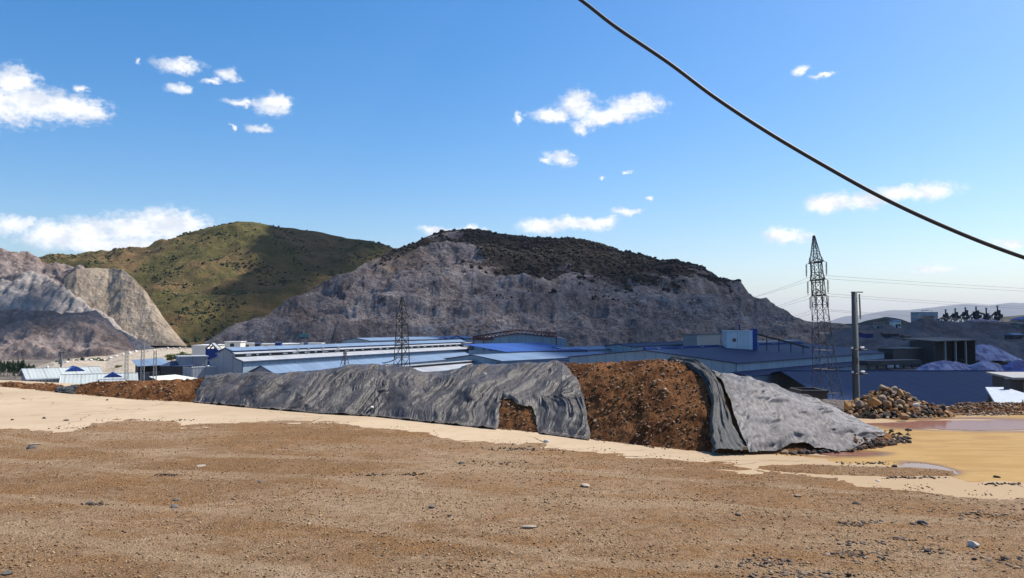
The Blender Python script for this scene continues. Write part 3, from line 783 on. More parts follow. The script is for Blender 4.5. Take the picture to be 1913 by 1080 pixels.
# ================================================================== SOIL HEAPS AND TARPS
FOOT = [(-120, 716), (0, 722), (130, 735), (250, 746), (370, 752), (480, 762), (600, 772), (700, 777), (800, 788), (930, 801), (1005, 808), (1098, 820), (1200, 833), (1345, 847),
        (1400, 850), (1480, 848), (1580, 845), (1640, 838), (1690, 827)]
CREST = [(-120, 712), (0, 719), (20, 714), (60, 717), (100, 716), (125, 724), (180, 714), (250, 711), (300, 711), (360, 709), (385, 703), (420, 702), (480, 697), (530, 703), (560, 698),
         (600, 695), (625, 690), (650, 685), (700, 683), (740, 685), (775, 692), (800, 698), (850, 695), (880, 688), (960, 683), (1030, 680), (1050, 675), (1080, 680), (1140, 678), (1210, 672),
         (1260, 676), (1290, 679), (1310, 688), (1340, 699), (1400, 711), (1450, 724), (1500, 741), (1550, 762), (1600, 789), (1640, 809), (1690, 826)]
DEPTH = [(-120, .8), (0, 1.0), (200, 1.3), (380, 1.7), (700, 2.2), (1100, 2.6), (1300, 2.4), (1500, 1.8), (1600, 1.2), (1690, .5)]
_ft = np.array(FOOT, float); _fy = np.array([G(CX, p).y for p in _ft[:, 1]])
PROF = [(-.2, -.03), (0, 0), (.12, .17), (.35, .46), (.6, .72), (.8, .90), (1, 1), (1.15, .98), (1.4, .72), (2, -.05)]
def berm(PX, T):
    yf = np.interp(PX, _ft[:, 0], _fy); dp = lerp_tab(DEPTH, PX)
    Y = yf + dp * T
    zc = np.maximum(zat_a(lerp_tab(CREST, PX), yf + dp), .01)
    X = slope_of(PX) * Y
    # large lumps under everything
    lump = fbm(X / .75, Y / .75, 2, 201, .4) * .055 * np.clip(zc, 0, 1) * sstep(0, .25, T) * (1 - .6 * sstep(.8, 1, T) * (T < 1.1))
    Z = zc * np.interp(T, [p[0] for p in PROF], [p[1] for p in PROF]) + lump
    return X, Y, Z
def soil_mesh(name, px0, px1, nx, ny, label):
    px = np.linspace(px0, px1, nx); t = np.concatenate([np.linspace(-.12, 1, ny), np.linspace(1, 1.9, ny // 4)[1:]])
    PX, T = np.meshgrid(px, t)
    PXw = PX
    X, Y, Z = berm(PXw, T)
    rough = fbm(X / .42, Y / .42, 5, 211, .55) * .045 + ridged(X / .10, Y / .10, 3, 213) * .009
    edge = sstep(px0, px0 + 25, PX) * sstep(px1, px1 - 25, PX)
    cov = np.zeros_like(PX) if px0 < 0 else np.maximum(sstep(1092, 1060, PX + 45 * T) * (1 - ((PX > 925) & (PX < 1008) & (T < .42))), sstep(1352, 1388, PX + 30 * T) * sstep(1640, 1600, PX))
    rough = rough * (1 - .75 * cov); Z = Z - .035 * cov * sstep(-.05, .1, T)
    Z = Z + (rough - .012) * sstep(-.08, .12, T) * (1 - .4 * sstep(.85, 1, T) * (T < 1.15)) * (.3 + .7 * edge) - (1 - edge) * .12
    o = link(name, fast_mesh(name, np.stack([X, Y, Z], -1).reshape(-1, 3), grid_faces(*X.shape)), M_SOIL)
    tag(o, label, 'soil heap')
    return o
M_PEB = mat_stone('loose_stones', [(0.17, 0.085, 0.04), (0.26, 0.16, 0.09), (0.11, 0.06, 0.035), (0.36, 0.26, 0.17), (0.20, 0.11, 0.055), (0.14, 0.07, 0.035), (0.23, 0.13, 0.065)])
def berm_stones(parent, name, n, px0, px1, t0, t1, smin, smax, seed, mask=None):
    g = np.random.default_rng(seed); px = g.uniform(px0, px1, n * 3); t = g.uniform(t0, t1, n * 3)
    if mask is not None:
        k = mask(px, t); px, t = px[k], t[k]
    px, t = px[:n], t[:n]
    X, Y, Z = berm(px, t); s = smin + (smax - smin) * g.random(len(px)) ** 3
    Z = Z + fbm(X / .42, Y / .42, 5, 211, .55) * .045
    o = link(name, scatter_mesh(name, ICO0, np.stack([X, Y, Z + s * .25], 1), s, g.uniform(.5, .9, len(px)), seed, .3), M_PEB, parent)
    o['kind'] = 'stuff'
    return o
h_low = soil_mesh('soil_heap', -120, 400, 420, 60, 'low reddish brown soil heap before the pale green roofs')
berm_stones(h_low, 'stone', 450, 10, 380, 0, 1.05, .010, .06, 301)
h_main = soil_mesh('soil_heap', 380, 1688, 1150, 110, 'long brown soil heap partly covered with grey nets')
def bare(px, t):
    return ((px > 1035 + 60 * (1 - t)) & (px < 1345 - 40 * t)) | ((px > 930) & (px < 1005) & (t < .5)) | ((px > 1590) & (t < .7))
berm_stones(h_main, 'stone', 2600, 925, 1680, -.02, 1.03, .006, .036, 303, bare)

def mat_tarp(name, c1, c2, dust_sheen, rough=.42):
    m, nt, b = new_mat(name, rough, spec=0.38)
    c = objco(nt); n1 = nt.noise(c, .9, 3, .5); n2 = nt.noise(c, 4.5, 8, .70)
    st = nt.noise(nt.mapping(c, scale=(4.5, 2.0, .45), rot=(0, 0, R(33))), 4.0, 4, .55)
    g = nt.mix(nt.ramp(n1, .42, .58), c1, c2)
    g = nt.mix(nt.ramp(n2, .50, .74, 0, .30), g, dust_sheen)
    g = nt.mix(nt.ramp(st, .5, .66, 0, .5), g, tuple(x * .5 for x in c1)); g = nt.mix(nt.ramp(st, .48, .34, 0, .45), g, dust_sheen)  # pale and dark crease streaks put fold sheen and shade into the colour
    nt.links.new(g, b.inputs['Base Color'])
    weave = nt.n('TexWave', Vector=c, Scale=60.0, Distortion=2.0).outputs[0]
    h = nt.math('ADD', nt.math('MULTIPLY', st, 1.0), nt.math('MULTIPLY', weave, .10))
    bump(nt, b, h, .7, .035)
    b.inputs['Sheen Weight'].default_value = 0
    return m
M_TARP_A = mat_tarp('grey_shade_net', (0.052, 0.043, 0.037), (0.105, 0.087, 0.075), (0.205, 0.170, 0.146))
M_TARP_C = mat_tarp('dusty_shade_net', (0.115, 0.101, 0.093), (0.225, 0.20, 0.185), (0.38, 0.342, 0.313))
M_TARP_D = mat_tarp('dark_green_grey_net', (0.026, 0.030, 0.031), (0.055, 0.060, 0.060), (0.10, 0.095, 0.09), .6)
TN = np.array([.22, -.52, .83])
def tarp(name, mat, px0, px1, nx, ny, t0, t1, inside, fold, label, off=.02):
    px = np.linspace(px0, px1, nx); t = np.linspace(t0, t1, ny); PX, T = np.meshgrid(px, t)
    X, Y, Z = berm(PX, T)
    u = X * .83 - Y * .55; v = T * lerp_tab(DEPTH, PX)
    d = inside(PX, T, X, Y)                                # >0 inside, in px-like units
    fo = fold(u, v, PX, T)
    e = sstep(0, 8, d)
    D = off + fo * (.25 + .75 * e) + .012 * (1 - e) * ridged(u * 3, v * 3, 2, 5)
    D = np.maximum(D, .012)
    X = X + TN[0] * D * .4; Y = Y + TN[1] * D; Z = np.maximum(Z + TN[2] * D, .008 + .010 * e)
    keep = np.minimum.reduce([d[:-1, :-1], d[1:, :-1], d[:-1, 1:], d[1:, 1:]]) > 0
    co, f, _ = compact(np.stack([X, Y, Z], -1).reshape(-1, 3), grid_faces(*X.shape, keep))
    o = tag(link(name, fast_mesh(name, co, f), mat), label, 'shade net', 'shade nets over the soil heap')
    return o
def folds(u, v, seed, fan=0.0, u0=0.0, v0=2.0, amp=1.0, fine=1.0):
    # creases that run down the slope, bending and fanning out from where the net is pinned
    s = u + .28 * fbm(u / 1.1, v / 1.1, 3, seed) + fan * (u - u0) / (np.abs(v - v0) + .6)
    big = fbm(s * 1.3, v * .9, 2, seed + 1, .35) * .062
    cr = ridged(s * 3.4, v * .15, 2, seed + 2, .45) * .026
    fi = ridged(s * 11, v * .2 + u * .1, 2, seed + 3, .45) * .0125 * fine
    mod = .3 + .7 * sstep(-.2, .5, fbm(u / 1.3, v / 1.0, 3, seed + 6))
    dim = -np.maximum(ridged(u / .8, v / .7, 2, seed + 7) - .8, 0) * .02
    return amp * (big + (cr + fi) * mod + dim) + .02
def edge_px(tab, T):
    return lerp_tab(tab, T)
def jag(X, Y, k, seed=0): return fbm(X / .35, Y / .35, 3, 221 + seed) * k
tarp('shade_net', M_TARP_A, 340, 716, 760, 130, -.08, 1.5,
     lambda PX, T, X, Y: np.minimum(PX - edge_px([(-.1, 362), (.4, 372), (1, 386), (1.5, 390)], T) + jag(X, Y, 3), 709 - PX + jag(X, Y, 2)),
     lambda u, v, PX, T: folds(u, v, 400, .1, -10, 3), 'dark grey shade net over the left end of the heap')
def in_B(PX, T, X, Y):
    l = PX - edge_px([(-.1, 702), (1, 698), (1.5, 700)], T); r = edge_px([(-.1, 1101), (.15, 1098), (.4, 1091), (.65, 1077), (.85, 1058), (1, 1044), (1.5, 1030)], T) - PX
    hole = np.maximum(np.maximum(930 + 16 * T - PX, PX - (1005 - 46 * T)), (T - .33 + .0012 * (PX - 930) + .03 * np.sin(PX / 9)) * 120)
    return np.minimum(np.minimum(l + jag(X, Y, 3), r + jag(X, Y, 2, 3)), hole + jag(X, Y, 3, 5))
tarp('shade_net', M_TARP_A, 690, 1106, 880, 140, -.08, 1.5, in_B,
     lambda u, v, PX, T: folds(u, v, 430, .22, float(berm(np.array(915.), np.array(.45))[0] * .8 - berm(np.array(915.), np.array(.45))[1] * .6), 1.0),
     'crumpled grey shade net with a ragged gap showing brown soil')
def in_C(PX, T, X, Y):
    l = PX - edge_px([(-.1, 1402), (.0, 1396), (.15, 1384), (.4, 1366), (.7, 1352), (1, 1330), (1.5, 1318)], T)
    r = edge_px([(-.1, 1560), (.0, 1585), (.2, 1612), (.6, 1640), (1, 1652), (1.5, 1650)], T) - PX
    bot = (T - .05 - .10 * sstep(1440, 1480, PX) * sstep(1560, 1500, PX)) * 140 + 6
    return np.minimum(np.minimum(l + jag(X, Y, 2, 7), r + jag(X, Y, 5, 9)), bot + jag(X, Y, 3, 11))
def fold_C(u, v, PX, T):
    lum = np.maximum(fbm(u / .21, v / .21, 1, 471, .5), -.05) * .055 + fbm(u / .60, v / .50, 2, 473) * .075 - np.maximum(fbm(u / .26, v / .20, 2, 477) - .2, 0) * .16
    l = folds(u, v, 460, .35, float(berm(np.array(1345.), np.array(.9))[0] * .8 - berm(np.array(1345.), np.array(.9))[1] * .6), 2.4)
    w = sstep(1440, 1370, PX)
    return lum * (1 - w * .7) + l * w + .25 * l * (1 - w)
tarp('shade_net', M_TARP_C, 1310, 1662, 760, 150, -.06, 1.5, in_C, fold_C, 'pale dusty shade net over the tapering end of the heap')
tarp('shade_net', M_TARP_D, 98, 150, 130, 60, -.05, 1.0,
     lambda PX, T, X, Y: np.minimum(PX - (104 + 12 * T), 141 + 10 * T - PX) + jag(X, Y, 7, 13), lambda u, v, PX, T: folds(u, v, 490, 0, 0, 1, 1.3), 'scrap of black plastic net on the low soil heap')
# the gathered dark edge of the net, hanging down the bare soil
def gathered():
    path = [(1252, 1.10, .10), (1272, 1.06, .14), (1296, 1.0, .16), (1316, .86, .15), (1332, .66, .14), (1341, .45, .14), (1346, .25, .22), (1358, .08, .34), (1372, -.02, .42)]
    pa = np.array(path); s = np.linspace(0, len(pa) - 1, 160); k = np.arange(len(pa))
    px, t, w = (np.interp(s, k, pa[:, j]) for j in range(3))
    X, Y, Z = berm(px, t); C = np.stack([X, Y, Z], 1); n = 46; a = np.linspace(-1, 1, n)
    D = np.gradient(C, axis=0); D /= np.linalg.norm(D, axis=1)[:, None]
    nrm = np.array([.25, -.55, .8]); nrm /= np.linalg.norm(nrm)
    side = np.cross(D, nrm); side /= np.linalg.norm(side, axis=1)[:, None]
    S, A = np.meshgrid(np.linspace(0, 6, 160), a, indexing='ij')
    h = .03 + .06 * (1 - A ** 2) + ridged(A * 3.2 + .3 * fbm(S, A, 2, 5), S * .35, 3, 501) * .028 + ridged(A * 9, S * .5, 2, 505) * .009
    h = np.where(np.abs(A) > .97, -.02, h)
    Wd = (w[:, None] * (1 + .18 * fbm(S * 1.3, A * 0 + 2, 3, 507)))
    co = C[:, None, :] + side[:, None, :] * (A * Wd)[..., None] + nrm * h[..., None]
    co[..., 2] = np.maximum(co[..., 2], .006)
    o = link('shade_net', fast_mesh('shade_net', co.reshape(-1, 3), grid_faces(160, n)), M_TARP_D)
    tag(o, 'dark gathered net strip hanging down the bare brown soil', 'shade net', 'shade nets over the soil heap')
gathered()

# ---- rubble spilling from the tip of the heap
M_RUB = mat_stone('dark_rubble', [(0.045, 0.034, 0.028), (0.09, 0.055, 0.035), (0.12, 0.075, 0.045), (0.06, 0.045, 0.04), (0.05, 0.035, 0.03)])
def tip_rubble():
    g = np.random.default_rng(311); n = 950
    px = g.uniform(1470, 1700, n); py = g.normal(0, 1, n)
    ft = lerp_tab(FOOT, np.minimum(px, 1685)); w = sstep(1470, 1640, px) * 7 + 1.5
    yy = np.clip(ft + 1 + np.abs(py) * -w * 1.2 + g.uniform(-1, 2.0, n), 806, 853)
    pts = np.array([tuple(G(a, b)) for a, b in zip(px, yy)])
    k = (px > 1585) | (g.random(n) < .35); pts = pts[k]; px = px[k]
    X, Y = pts[:, 0], pts[:, 1]; s = .012 + .05 * g.random(len(pts)) ** 2
    zb = np.where(px > 1600, .10 * np.exp(-((px - 1630) / 30) ** 2), 0) * g.random(len(pts))
    o = link('rubble', scatter_mesh('rubble', ICO0, np.stack([X, Y, zb + s * .4], 1), s, .75, 313), M_RUB)
    tag(o, 'dark stony rubble at the tapering tip of the heap', 'rubble', kind='stuff')
tip_rubble()

# ---- rock heap by the red puddle
ROCK_MESH = []
for i in range(14):
    v = rock_shape(ICO2, 1.0, 900 + i, cuts=9, flat=.78)
    ROCK_MESH.append(fast_mesh('rock', v, ICO2[1], False))
M_OCHRE = mat_rock_one('ochre_rock', (0.46, 0.25, 0.085), (0.33, 0.20, 0.105))
M_TANR = mat_rock_one('tan_rock', (0.36, 0.27, 0.18), (0.27, 0.20, 0.14))
M_DARKR = mat_rock_one('dark_rock', (0.045, 0.036, 0.03), (0.095, 0.068, 0.05))
M_WHITER = mat_rock_one('white_rock', (0.72, 0.69, 0.65), (0.62, 0.58, 0.52), stain=(.4, .33, .26))
M_PALE = mat_rock_one('pale_concrete_lump', (0.48, 0.40, 0.31), (0.42, 0.34, 0.26), stain=(.3, .22, .15))
M_GREYR = mat_rock_one('grey_rock', (0.22, 0.20, 0.175), (0.15, 0.135, 0.118))
def place_rock(mesh_i, mat, loc, r, rot, label, group=None, name='rock', cat='rock', flat=1.0):
    me = ROCK_MESH[mesh_i % len(ROCK_MESH)]
    o = bpy.data.objects.new(name, me); col.objects.link(o)
    if not me.materials: me.materials.append(mat)
    o.material_slots[0].link = 'OBJECT'; o.material_slots[0].material = mat
    o.location = loc; o.scale = (r, r * (1 if flat > .45 else .8), r * flat); o.rotation_euler = rot
    tag(o, label, cat, group)
    return o
def rock_heap():
    crest = [P(1588, 762, 19.8), P(1612, 744, 20.0), P(1650, 727, 20.2), P(1682, 731, 20.2), P(1705, 747, 20.1), P(1752, 759, 19.9), P(1772, 776, 19.7)]
    ridge_heap('rubble_mound', M_SOIL, [tuple(p) for p in crest], .78, -.02, .035, .12, 'dark soil core under the heap of loose rocks', None, 'soil heap', seed=31, nscale=.5)
    pts = np.array([tuple(p) for p in crest]); g = np.random.default_rng(77)
    def zsurf(x, y):
        z = -1
        for p, q in zip(pts[:-1], pts[1:]):
            d = q[:2] - p[:2]; s = min(1, max(0, ((x - p[0]) * d[0] + (y - p[1]) * d[1]) / (d @ d)))
            z = max(z, p[2] + (q[2] - p[2]) * s - math.hypot(x - p[0] - s * d[0], y - p[1] - s * d[1]) * .78)
        return z
    kinds = [(M_OCHRE, 'ochre', .36), (M_DARKR, 'dark toned', .34), (M_TANR, 'tan', .30)]
    placed = []; n = 0; tries = 0
    while n < 210 and tries < 20000:
        tries += 1
        px = g.uniform(1574, 1778); Y = g.uniform(18.75, 20.35); x = float(slope_of(px)) * Y
        z = zsurf(x, Y)
        if z < -.05: continue
        z = max(z, 0)
        r = .045 + .085 * g.random() ** 1.6
        if any((x - a) ** 2 + (Y - b) ** 2 + (z - c) ** 2 < ((r + rr) * .66) ** 2 for a, b, c, rr in placed): continue
        placed.append((x, Y, z, r)); n += 1
        u = g.random(); hi = z > .30
        w = [.56, .14, .30] if hi else [.36, .42, .22]  # the heap's shaded foot and lit top put into the rock colours
        m, nm, _ = kinds[0] if u < w[0] else (kinds[1] if u < w[0] + w[1] else kinds[2])
        lab = {'ochre': 'ochre stained rock in the heap beside the red puddle', 'dark toned': 'dark toned rock in the heap beside the red puddle', 'tan': 'tan rock in the heap beside the red puddle'}[nm]
        place_rock(int(g.integers(14)), m, (x, Y, z + r * .30), r, tuple(g.uniform(-.6, .6, 2)) + (g.uniform(0, 6.3),), lab, nm + ' rocks of the rock heap')
    def top(px, py, Y, r, mat, label, i):
        p = P(px, py, Y); place_rock(i, mat, p, r, (.2, .1, i), label)
    top(1647, 724, 20.2, .125, M_TANR, 'big rounded tan rock topmost on the rock heap', 3)
    top(1669, 727, 20.2, .105, M_TANR, 'flat-topped tan rock beside the topmost rock of the heap', 5)
    top(1712, 757, 19.55, .085, M_WHITER, 'bright white rock halfway up the rock heap', 8)
    top(1583, 756, 19.6, .135, M_OCHRE, 'large ochre rock at the end of the heap near the net', 10)
    top(1688, 779, 18.85, .10, M_OCHRE, 'oblong ochre rock at the water edge of the red puddle', 12)
    top(1632, 750, 19.6, .15, M_OCHRE, 'big orange rock on the front of the rock heap', 1)
rock_heap()
# ---- soil bank behind the puddle, with gravel on it
b1 = [P(1768, 770, 20.4), P(1800, 759, 21), P(1850, 757, 21.4), P(1913, 757, 21.6), P(2050, 757, 21.8), P(2300, 757, 22)]
ridge_heap('soil_bank', M_SOIL, [tuple(p) for p in b1], .27, -.03, .06, .25, 'low brown soil bank behind the red puddle', None, 'soil bank', seed=41, nscale=.8)
b2 = [P(1470, 752, 20.3), P(1545, 745, 20.6), P(1600, 748, 20.8), P(1680, 752, 21.2)]
ridge_heap('gravel_bank', mat_spoil('grey_gravel', (0.15, 0.125, 0.11), (0.2, 0.17, 0.15), (0.28, 0.24, 0.21)), [tuple(p) for p in b2], .45, -.03, .06, .15, 'low grey gravel bank behind the net-covered tip', None, 'gravel bank', seed=43, nscale=.6)
def bank_gravel():
    g = np.random.default_rng(321); n = 1500; px = g.uniform(1755, 2000, n); Y = g.uniform(20.0, 21.5, n)
    x = slope_of(px) * Y; z = np.maximum(0, .21 - np.abs(Y - 21.1) * .26) * sstep(1745, 1800, px); s = .012 + .04 * g.random(n) ** 2.5
    o = link('gravel', scatter_mesh('gravel', ICO0, np.stack([x, Y, z + .01], 1), s, .7, 323), M_PEB)
    tag(o, 'loose gravel on the low bank behind the puddle', 'gravel', kind='stuff')
bank_gravel()

# ---- grit and stones strewn on the dirt
M_GRIT = mat_stone('yard_grit', [(0.27, 0.155, 0.07), (0.38, 0.24, 0.12), (0.17, 0.10, 0.055), (0.46, 0.32, 0.19), (0.31, 0.18, 0.08)])
def grit():
    g = np.random.default_rng(331); n = 110000
    Y = 4.2 + 16 * g.random(n) ** 1.55; a = g.uniform(-.80, .80, n); X = a * Y
    z = dirt_z(X, Y); k = (z > .002) & (g.random(n) < .25 + .75 * sstep(-.3, .4, fbm(X / 1.1, Y / 1.1, 3, 95)))
    X, Y, z = X[k], Y[k], z[k]; s = .0035 + .016 * g.random(len(X)) ** 4
    o = link('grit', scatter_mesh('grit', (np.array([(1,0,0),(0,1,0),(-1,0,0),(0,-1,0),(0,0,1.),(0,0,-1.)]), np.array([(0,1,4),(1,2,4),(2,3,4),(3,0,4),(1,0,5),(2,1,5),(3,2,5),(0,3,5)])),
        np.stack([X, Y, z + s * .3], 1), s, g.uniform(.45, .8, len(X)), 333, .3), M_GRIT)
    tag(o, 'small grit and pebbles strewn over the brown dirt', 'grit', kind='stuff')
grit()
def crust(name, spots, n, label, mat, seed, smin, smax, flat):
    g = np.random.default_rng(seed); pos = []; 
    for (px, py, rx, ry, w) in spots:
        c = G(px, py); ex = G(px + rx, py).x - c.x; ey = G(px, py - ry).y - c.y
        m = int(n * w); pos.append(np.stack([c.x + g.normal(0, .5, m) * ex, c.y + g.normal(0, .5, m) * ey], 1))
    p = np.concatenate(pos); z = np.maximum(dirt_z(p[:, 0], p[:, 1]), 0); s = smin + (smax - smin) * g.random(len(p)) ** 2
    o = link(name, scatter_mesh(name, ICO0, np.stack([p[:, 0], p[:, 1], z + s * flat * .5], 1), s, flat, seed, .3, tilt=.5), mat)
    tag(o, label, name.replace('_', ' '), kind='stuff')
M_CRUST = mat_stone('dried_mud', [(0.085, 0.062, 0.05), (0.13, 0.095, 0.07), (0.20, 0.145, 0.10), (0.07, 0.052, 0.045), (0.26, 0.18, 0.11)])
crust('dried_mud', [(1600, 1042, 60, 10, 1), (1450, 1055, 80, 9, 1), (1500, 1078, 120, 8, 1), (1590, 982, 45, 5, .5), (1620, 980, 40, 4, .4), (1840, 966, 70, 8, .7), (1720, 985, 30, 6, .3), (1590, 1018, 60, 5, .4), (1860, 1050, 80, 14, .7), (1740, 1035, 40, 5, .3), (1680, 1010, 30, 4, .2)], 75,
      'flakes of dark dried mud on the dirt', M_CRUST, 341, .010, .034, .28)
crust('dirt_clods', [(310, 891, 30, 2.5, .5), (770, 890, 25, 2.5, .4), (970, 842, 60, 4, 1), (180, 945, 35, 3, .5), (1440, 795, 4, 1, .0), (950, 870, 60, 8, .6), (1640, 866, 90, 3, .9), (1700, 893, 60, 2, .7), (1880, 905, 60, 2, .5), (300, 785, 90, 2, .5), (140, 800, 60, 2, .3), (700, 890, 40, 2.5, .5)], 90,
      'dark crumbs of soil lying on the dirt and concrete', M_RUB, 343, .008, .026, .6)
def edge_crumbs():
    g = np.random.default_rng(351); n = 1500; px = g.uniform(-60, 1980, n); px = px[fbm(px / 60, px * 0, 3, 97) > .0]; n = len(px)
    Yb = np.interp(px, _d[:, 0], DIRT_Y); Y = Yb + g.normal(.0, .22, n) * (Yb / 14); X = slope_of(px) * Y
    z = np.maximum(dirt_z(X, Y), 0); s = .004 + .014 * g.random(n) ** 3
    o = link('crumbs', scatter_mesh('crumbs', ICO0, np.stack([X, Y, z + s * .3], 1), s, .6, 353), M_GRIT); tag(o, 'crumbs of dirt strewn along the edge of the concrete', 'crumbs', kind='stuff')
    n = 2200; px = g.uniform(0, 1640, n); px = px[fbm(px / 50, px * 0 + 3, 3, 99) > .05]; n = len(px); yf = np.interp(px, _ft[:, 0], _fy); Y = yf - np.abs(g.normal(0, .12, n)) + .05; X = slope_of(px) * Y; s = .005 + .018 * g.random(n) ** 3
    o = link('crumbs', scatter_mesh('crumbs', ICO0, np.stack([X, Y, s * .35], 1), s, .65, 355), M_PEB); tag(o, 'soil crumbs along the foot of the heap', 'crumbs', kind='stuff')
edge_crumbs()
# single stones one can pick out: (px, py, width px, material, flatness, label)
STONES = [
 (1818, 1026, 22, M_WHITER, .85, 'white angular stone on the brown dirt near the lower right corner', ),
 (1094, 912, 26, M_PALE, .30, 'flat pale slab half buried in the middle of the dirt'),
 (988, 990, 26, M_PALE, .22, 'flat whitish slab flush in the dirt below the gap in the net'),
 (58, 841, 18, M_GREYR, .75, 'grey-green stone alone on the dirt at the left'),
 (64, 833, 22, M_PALE, .25, 'thin pale slab behind the grey-green stone'),
 (326, 951, 17, M_GREYR, .60, 'dark grey stone in front of its smaller twin'),
 (329, 939, 13, M_GREYR, .60, 'small dark stone behind the dark grey stone'),
 (170, 944, 20, M_GREYR, .40, 'flat dark stone at the left among crumbs'),
 (864, 870, 16, M_TANR, .80, 'light brown stone with white top amid the dirt'),
 (1022, 826, 12, M_WHITER, .80, 'small white stone at the concrete edge below the net strip'),
 (959, 832, 9, M_TANR, .80, 'small tan stone at the dirt edge below the gap in the net'),
 (83, 782, 8, M_DARKR, .85, 'dark clod on the pale concrete at the left'),
 (23, 785, 6, M_DARKR, .85, 'tiny dark clod on the concrete nearest the left border'),
 (124, 786, 9, M_DARKR, .55, 'dark lump at the broken concrete edge'),
 (200, 748, 5, M_DARKR, .85, 'tiny dark stone alone in the middle of the concrete lane'),
 (1490, 932, 14, M_TANR, .50, 'yellowish stone on the dirt before the tip of the net'),
 (1380, 966, 14, M_TANR, .60, 'ochre pebble in the middle right dirt'),
 (1600, 944, 20, M_DARKR, .40, 'flat dark stone on the dirt right of the yellowish stone'),
 (1722, 982, 18, M_GREYR, .70, 'greyish stone with yellow stain on the right dirt'),
 (1730, 1034, 22, M_DARKR, .50, 'dark flat clod left of the white angular stone'),
 (808, 953, 14, M_GREYR, .60, 'grey chip in the middle of the dirt'),
 (840, 968, 10, M_DARKR, .60, 'dark crumb just below the grey chip'),
 (1186, 973, 10, M_OCHRE, .60, 'yellow pebble right of the flat whitish slab'),
 (487, 905, 10, M_GREYR, .80, 'small bluish grey stone on the left half of the dirt'),
 (435, 938, 9, M_GREYR, .60, 'little grey chip left of the dirt centre'),
 (376, 874, 22, M_PALE, .2, 'pale flat patch of concrete rubble in the dirt at the left'),
 (1862, 893, 14, M_DARKR, .70, 'black clod on the silt near the right border'),
 (1640, 899, 9, M_WHITER, .50, 'small pale chip on the concrete by the dirt island'),
 (1466, 848, 16, M_OCHRE, .85, 'orange-brown rock at the foot of the pale net'),
 (1474, 838, 9, M_WHITER, .60, 'pale greenish white chip against the foot of the pale net'),
 (1672, 875, 12, M_DARKR, .70, 'dark clod at the end of the dirt island beside the puddle'),
 (15, 1076, 22, M_GREYR, .50, 'dark stone cut by the lower left corner'),
 (862, 744, 3, M_WHITER, .8, 'tiny pale chip'), ]
for i, (px, py, w, m, fl, lab) in enumerate(STONES[:-1]):
    g0 = G(px, py); r = w / FPX * g0.y / 2
    z = max(float(dirt_z(np.array([g0.x]), np.array([g0.y]))[0]), 0)
    place_rock(i * 5 + 2, m, (g0.x, g0.y, z + r * .78 * fl * .45), r, (.1 * math.sin(i), .1 * math.cos(i * 2), i * 1.7), lab, 'single stones lying in the yard', 'stone', 'stone', fl)
# stones holding down the nets
for i, (px, t, r, lab) in enumerate([(906, .72, .05, 'pale stone weighing down the crumpled net'), (697, .08, .05, 'white stone at the foot of the seam between two nets'), (1388, .02, .06, 'yellowish stone pinning the corner of the dark net strip'), (722, .86, .04, 'white stone near the crest of the grey net')]):
    X, Y, Z = berm(np.array(float(px)), np.array(float(t)))
    place_rock(i + 4, M_WHITER if i < 2 or i == 3 else M_TANR, (float(X) , float(Y) - .05, float(Z) + .08), r, (.2, .3, i), lab, 'stones weighing down the nets', 'stone', 'stone', .8)

# ================================================================== THE WORKS
def metal(name, c, axis=0, pitch=.9, rough=.45, rust=0.25, amp=.05, seam=.3):
    """profiled steel sheet: ribs across one axis, sheet-to-sheet tint, streaks of dirt"""
    m, nt, b = new_mat(name, max(rough, .6), c, spec=.08)
    co = objco(nt); sep = nt.n('SeparateXYZ', Vector=co); u = sep.outputs[axis]
    cell = nt.math('FLOOR', nt.math('DIVIDE', u, pitch * 4.0))
    wn = nt.n('TexWhiteNoise', _noise_dimensions='1D', W=cell).outputs['Value']
    n1 = nt.noise(co, .12, 6, .65); n2 = nt.noise(nt.mapping(co, scale=((1, .12, .12) if axis == 0 else (.12, 1, .12))), .8, 5, .6)
    g = nt.mix(nt.math('MULTIPLY', wn, .32), c, tuple(min(1, x * 1.28 + .01) for x in c))
    fr = nt.math('FRACT', nt.math('DIVIDE', u, pitch * 4.0))
    g = nt.mix(nt.ramp(fr, .16, .06, 0, seam), g, tuple(x * .35 for x in c))
    g = nt.mix(nt.ramp(n1, .4, .7, 0, .35), g, tuple(x * .62 for x in c))
    g = nt.mix(nt.ramp(n2, .52, .72, 0, rust), g, tuple(.55 * x + .45 * y for x, y in zip(c, (.22, .19, .16))))
    nt.links.new(g, b.inputs['Base Color'])
    rib = nt.math('ABSOLUTE', nt.math('SINE', nt.math('MULTIPLY', u, math.pi / pitch)))
    bump(nt, b, nt.math('POWER', rib, 4.0), .6, amp)
    return m
RB0 = metal('blue_sheet_roof', (0.009, 0.028, 0.085), rust=.06, seam=.75); RB1 = metal('bright_blue_sheet_roof', (0.03, 0.085, 0.28)); RP0 = metal('pale_sheet_roof', (0.34, 0.355, 0.38))
RPB = metal('light_blue_sheet_roof', (0.155, 0.22, 0.315)); RGR = metal('pale_green_sheet_roof', (0.40, 0.43, 0.415), rust=.15)
WGB = metal('grey_blue_sheet_wall', (0.27, 0.34, 0.40)); WGB1 = metal('grey_blue_sheet_gable', (0.27, 0.34, 0.40), axis=1); WGY = metal('grey_sheet_wall', (0.30, 0.31, 0.33)); WGY1 = metal('grey_sheet_gable', (0.31, 0.32, 0.35), axis=1)
WBL = metal('dark_blue_sheet_wall', (0.02, 0.055, 0.22)); WLB = metal('light_blue_wall', (0.52, 0.58, 0.61), rust=.1); WWH = new_mat('white_render', .8, (.70, .66, .58))[0]
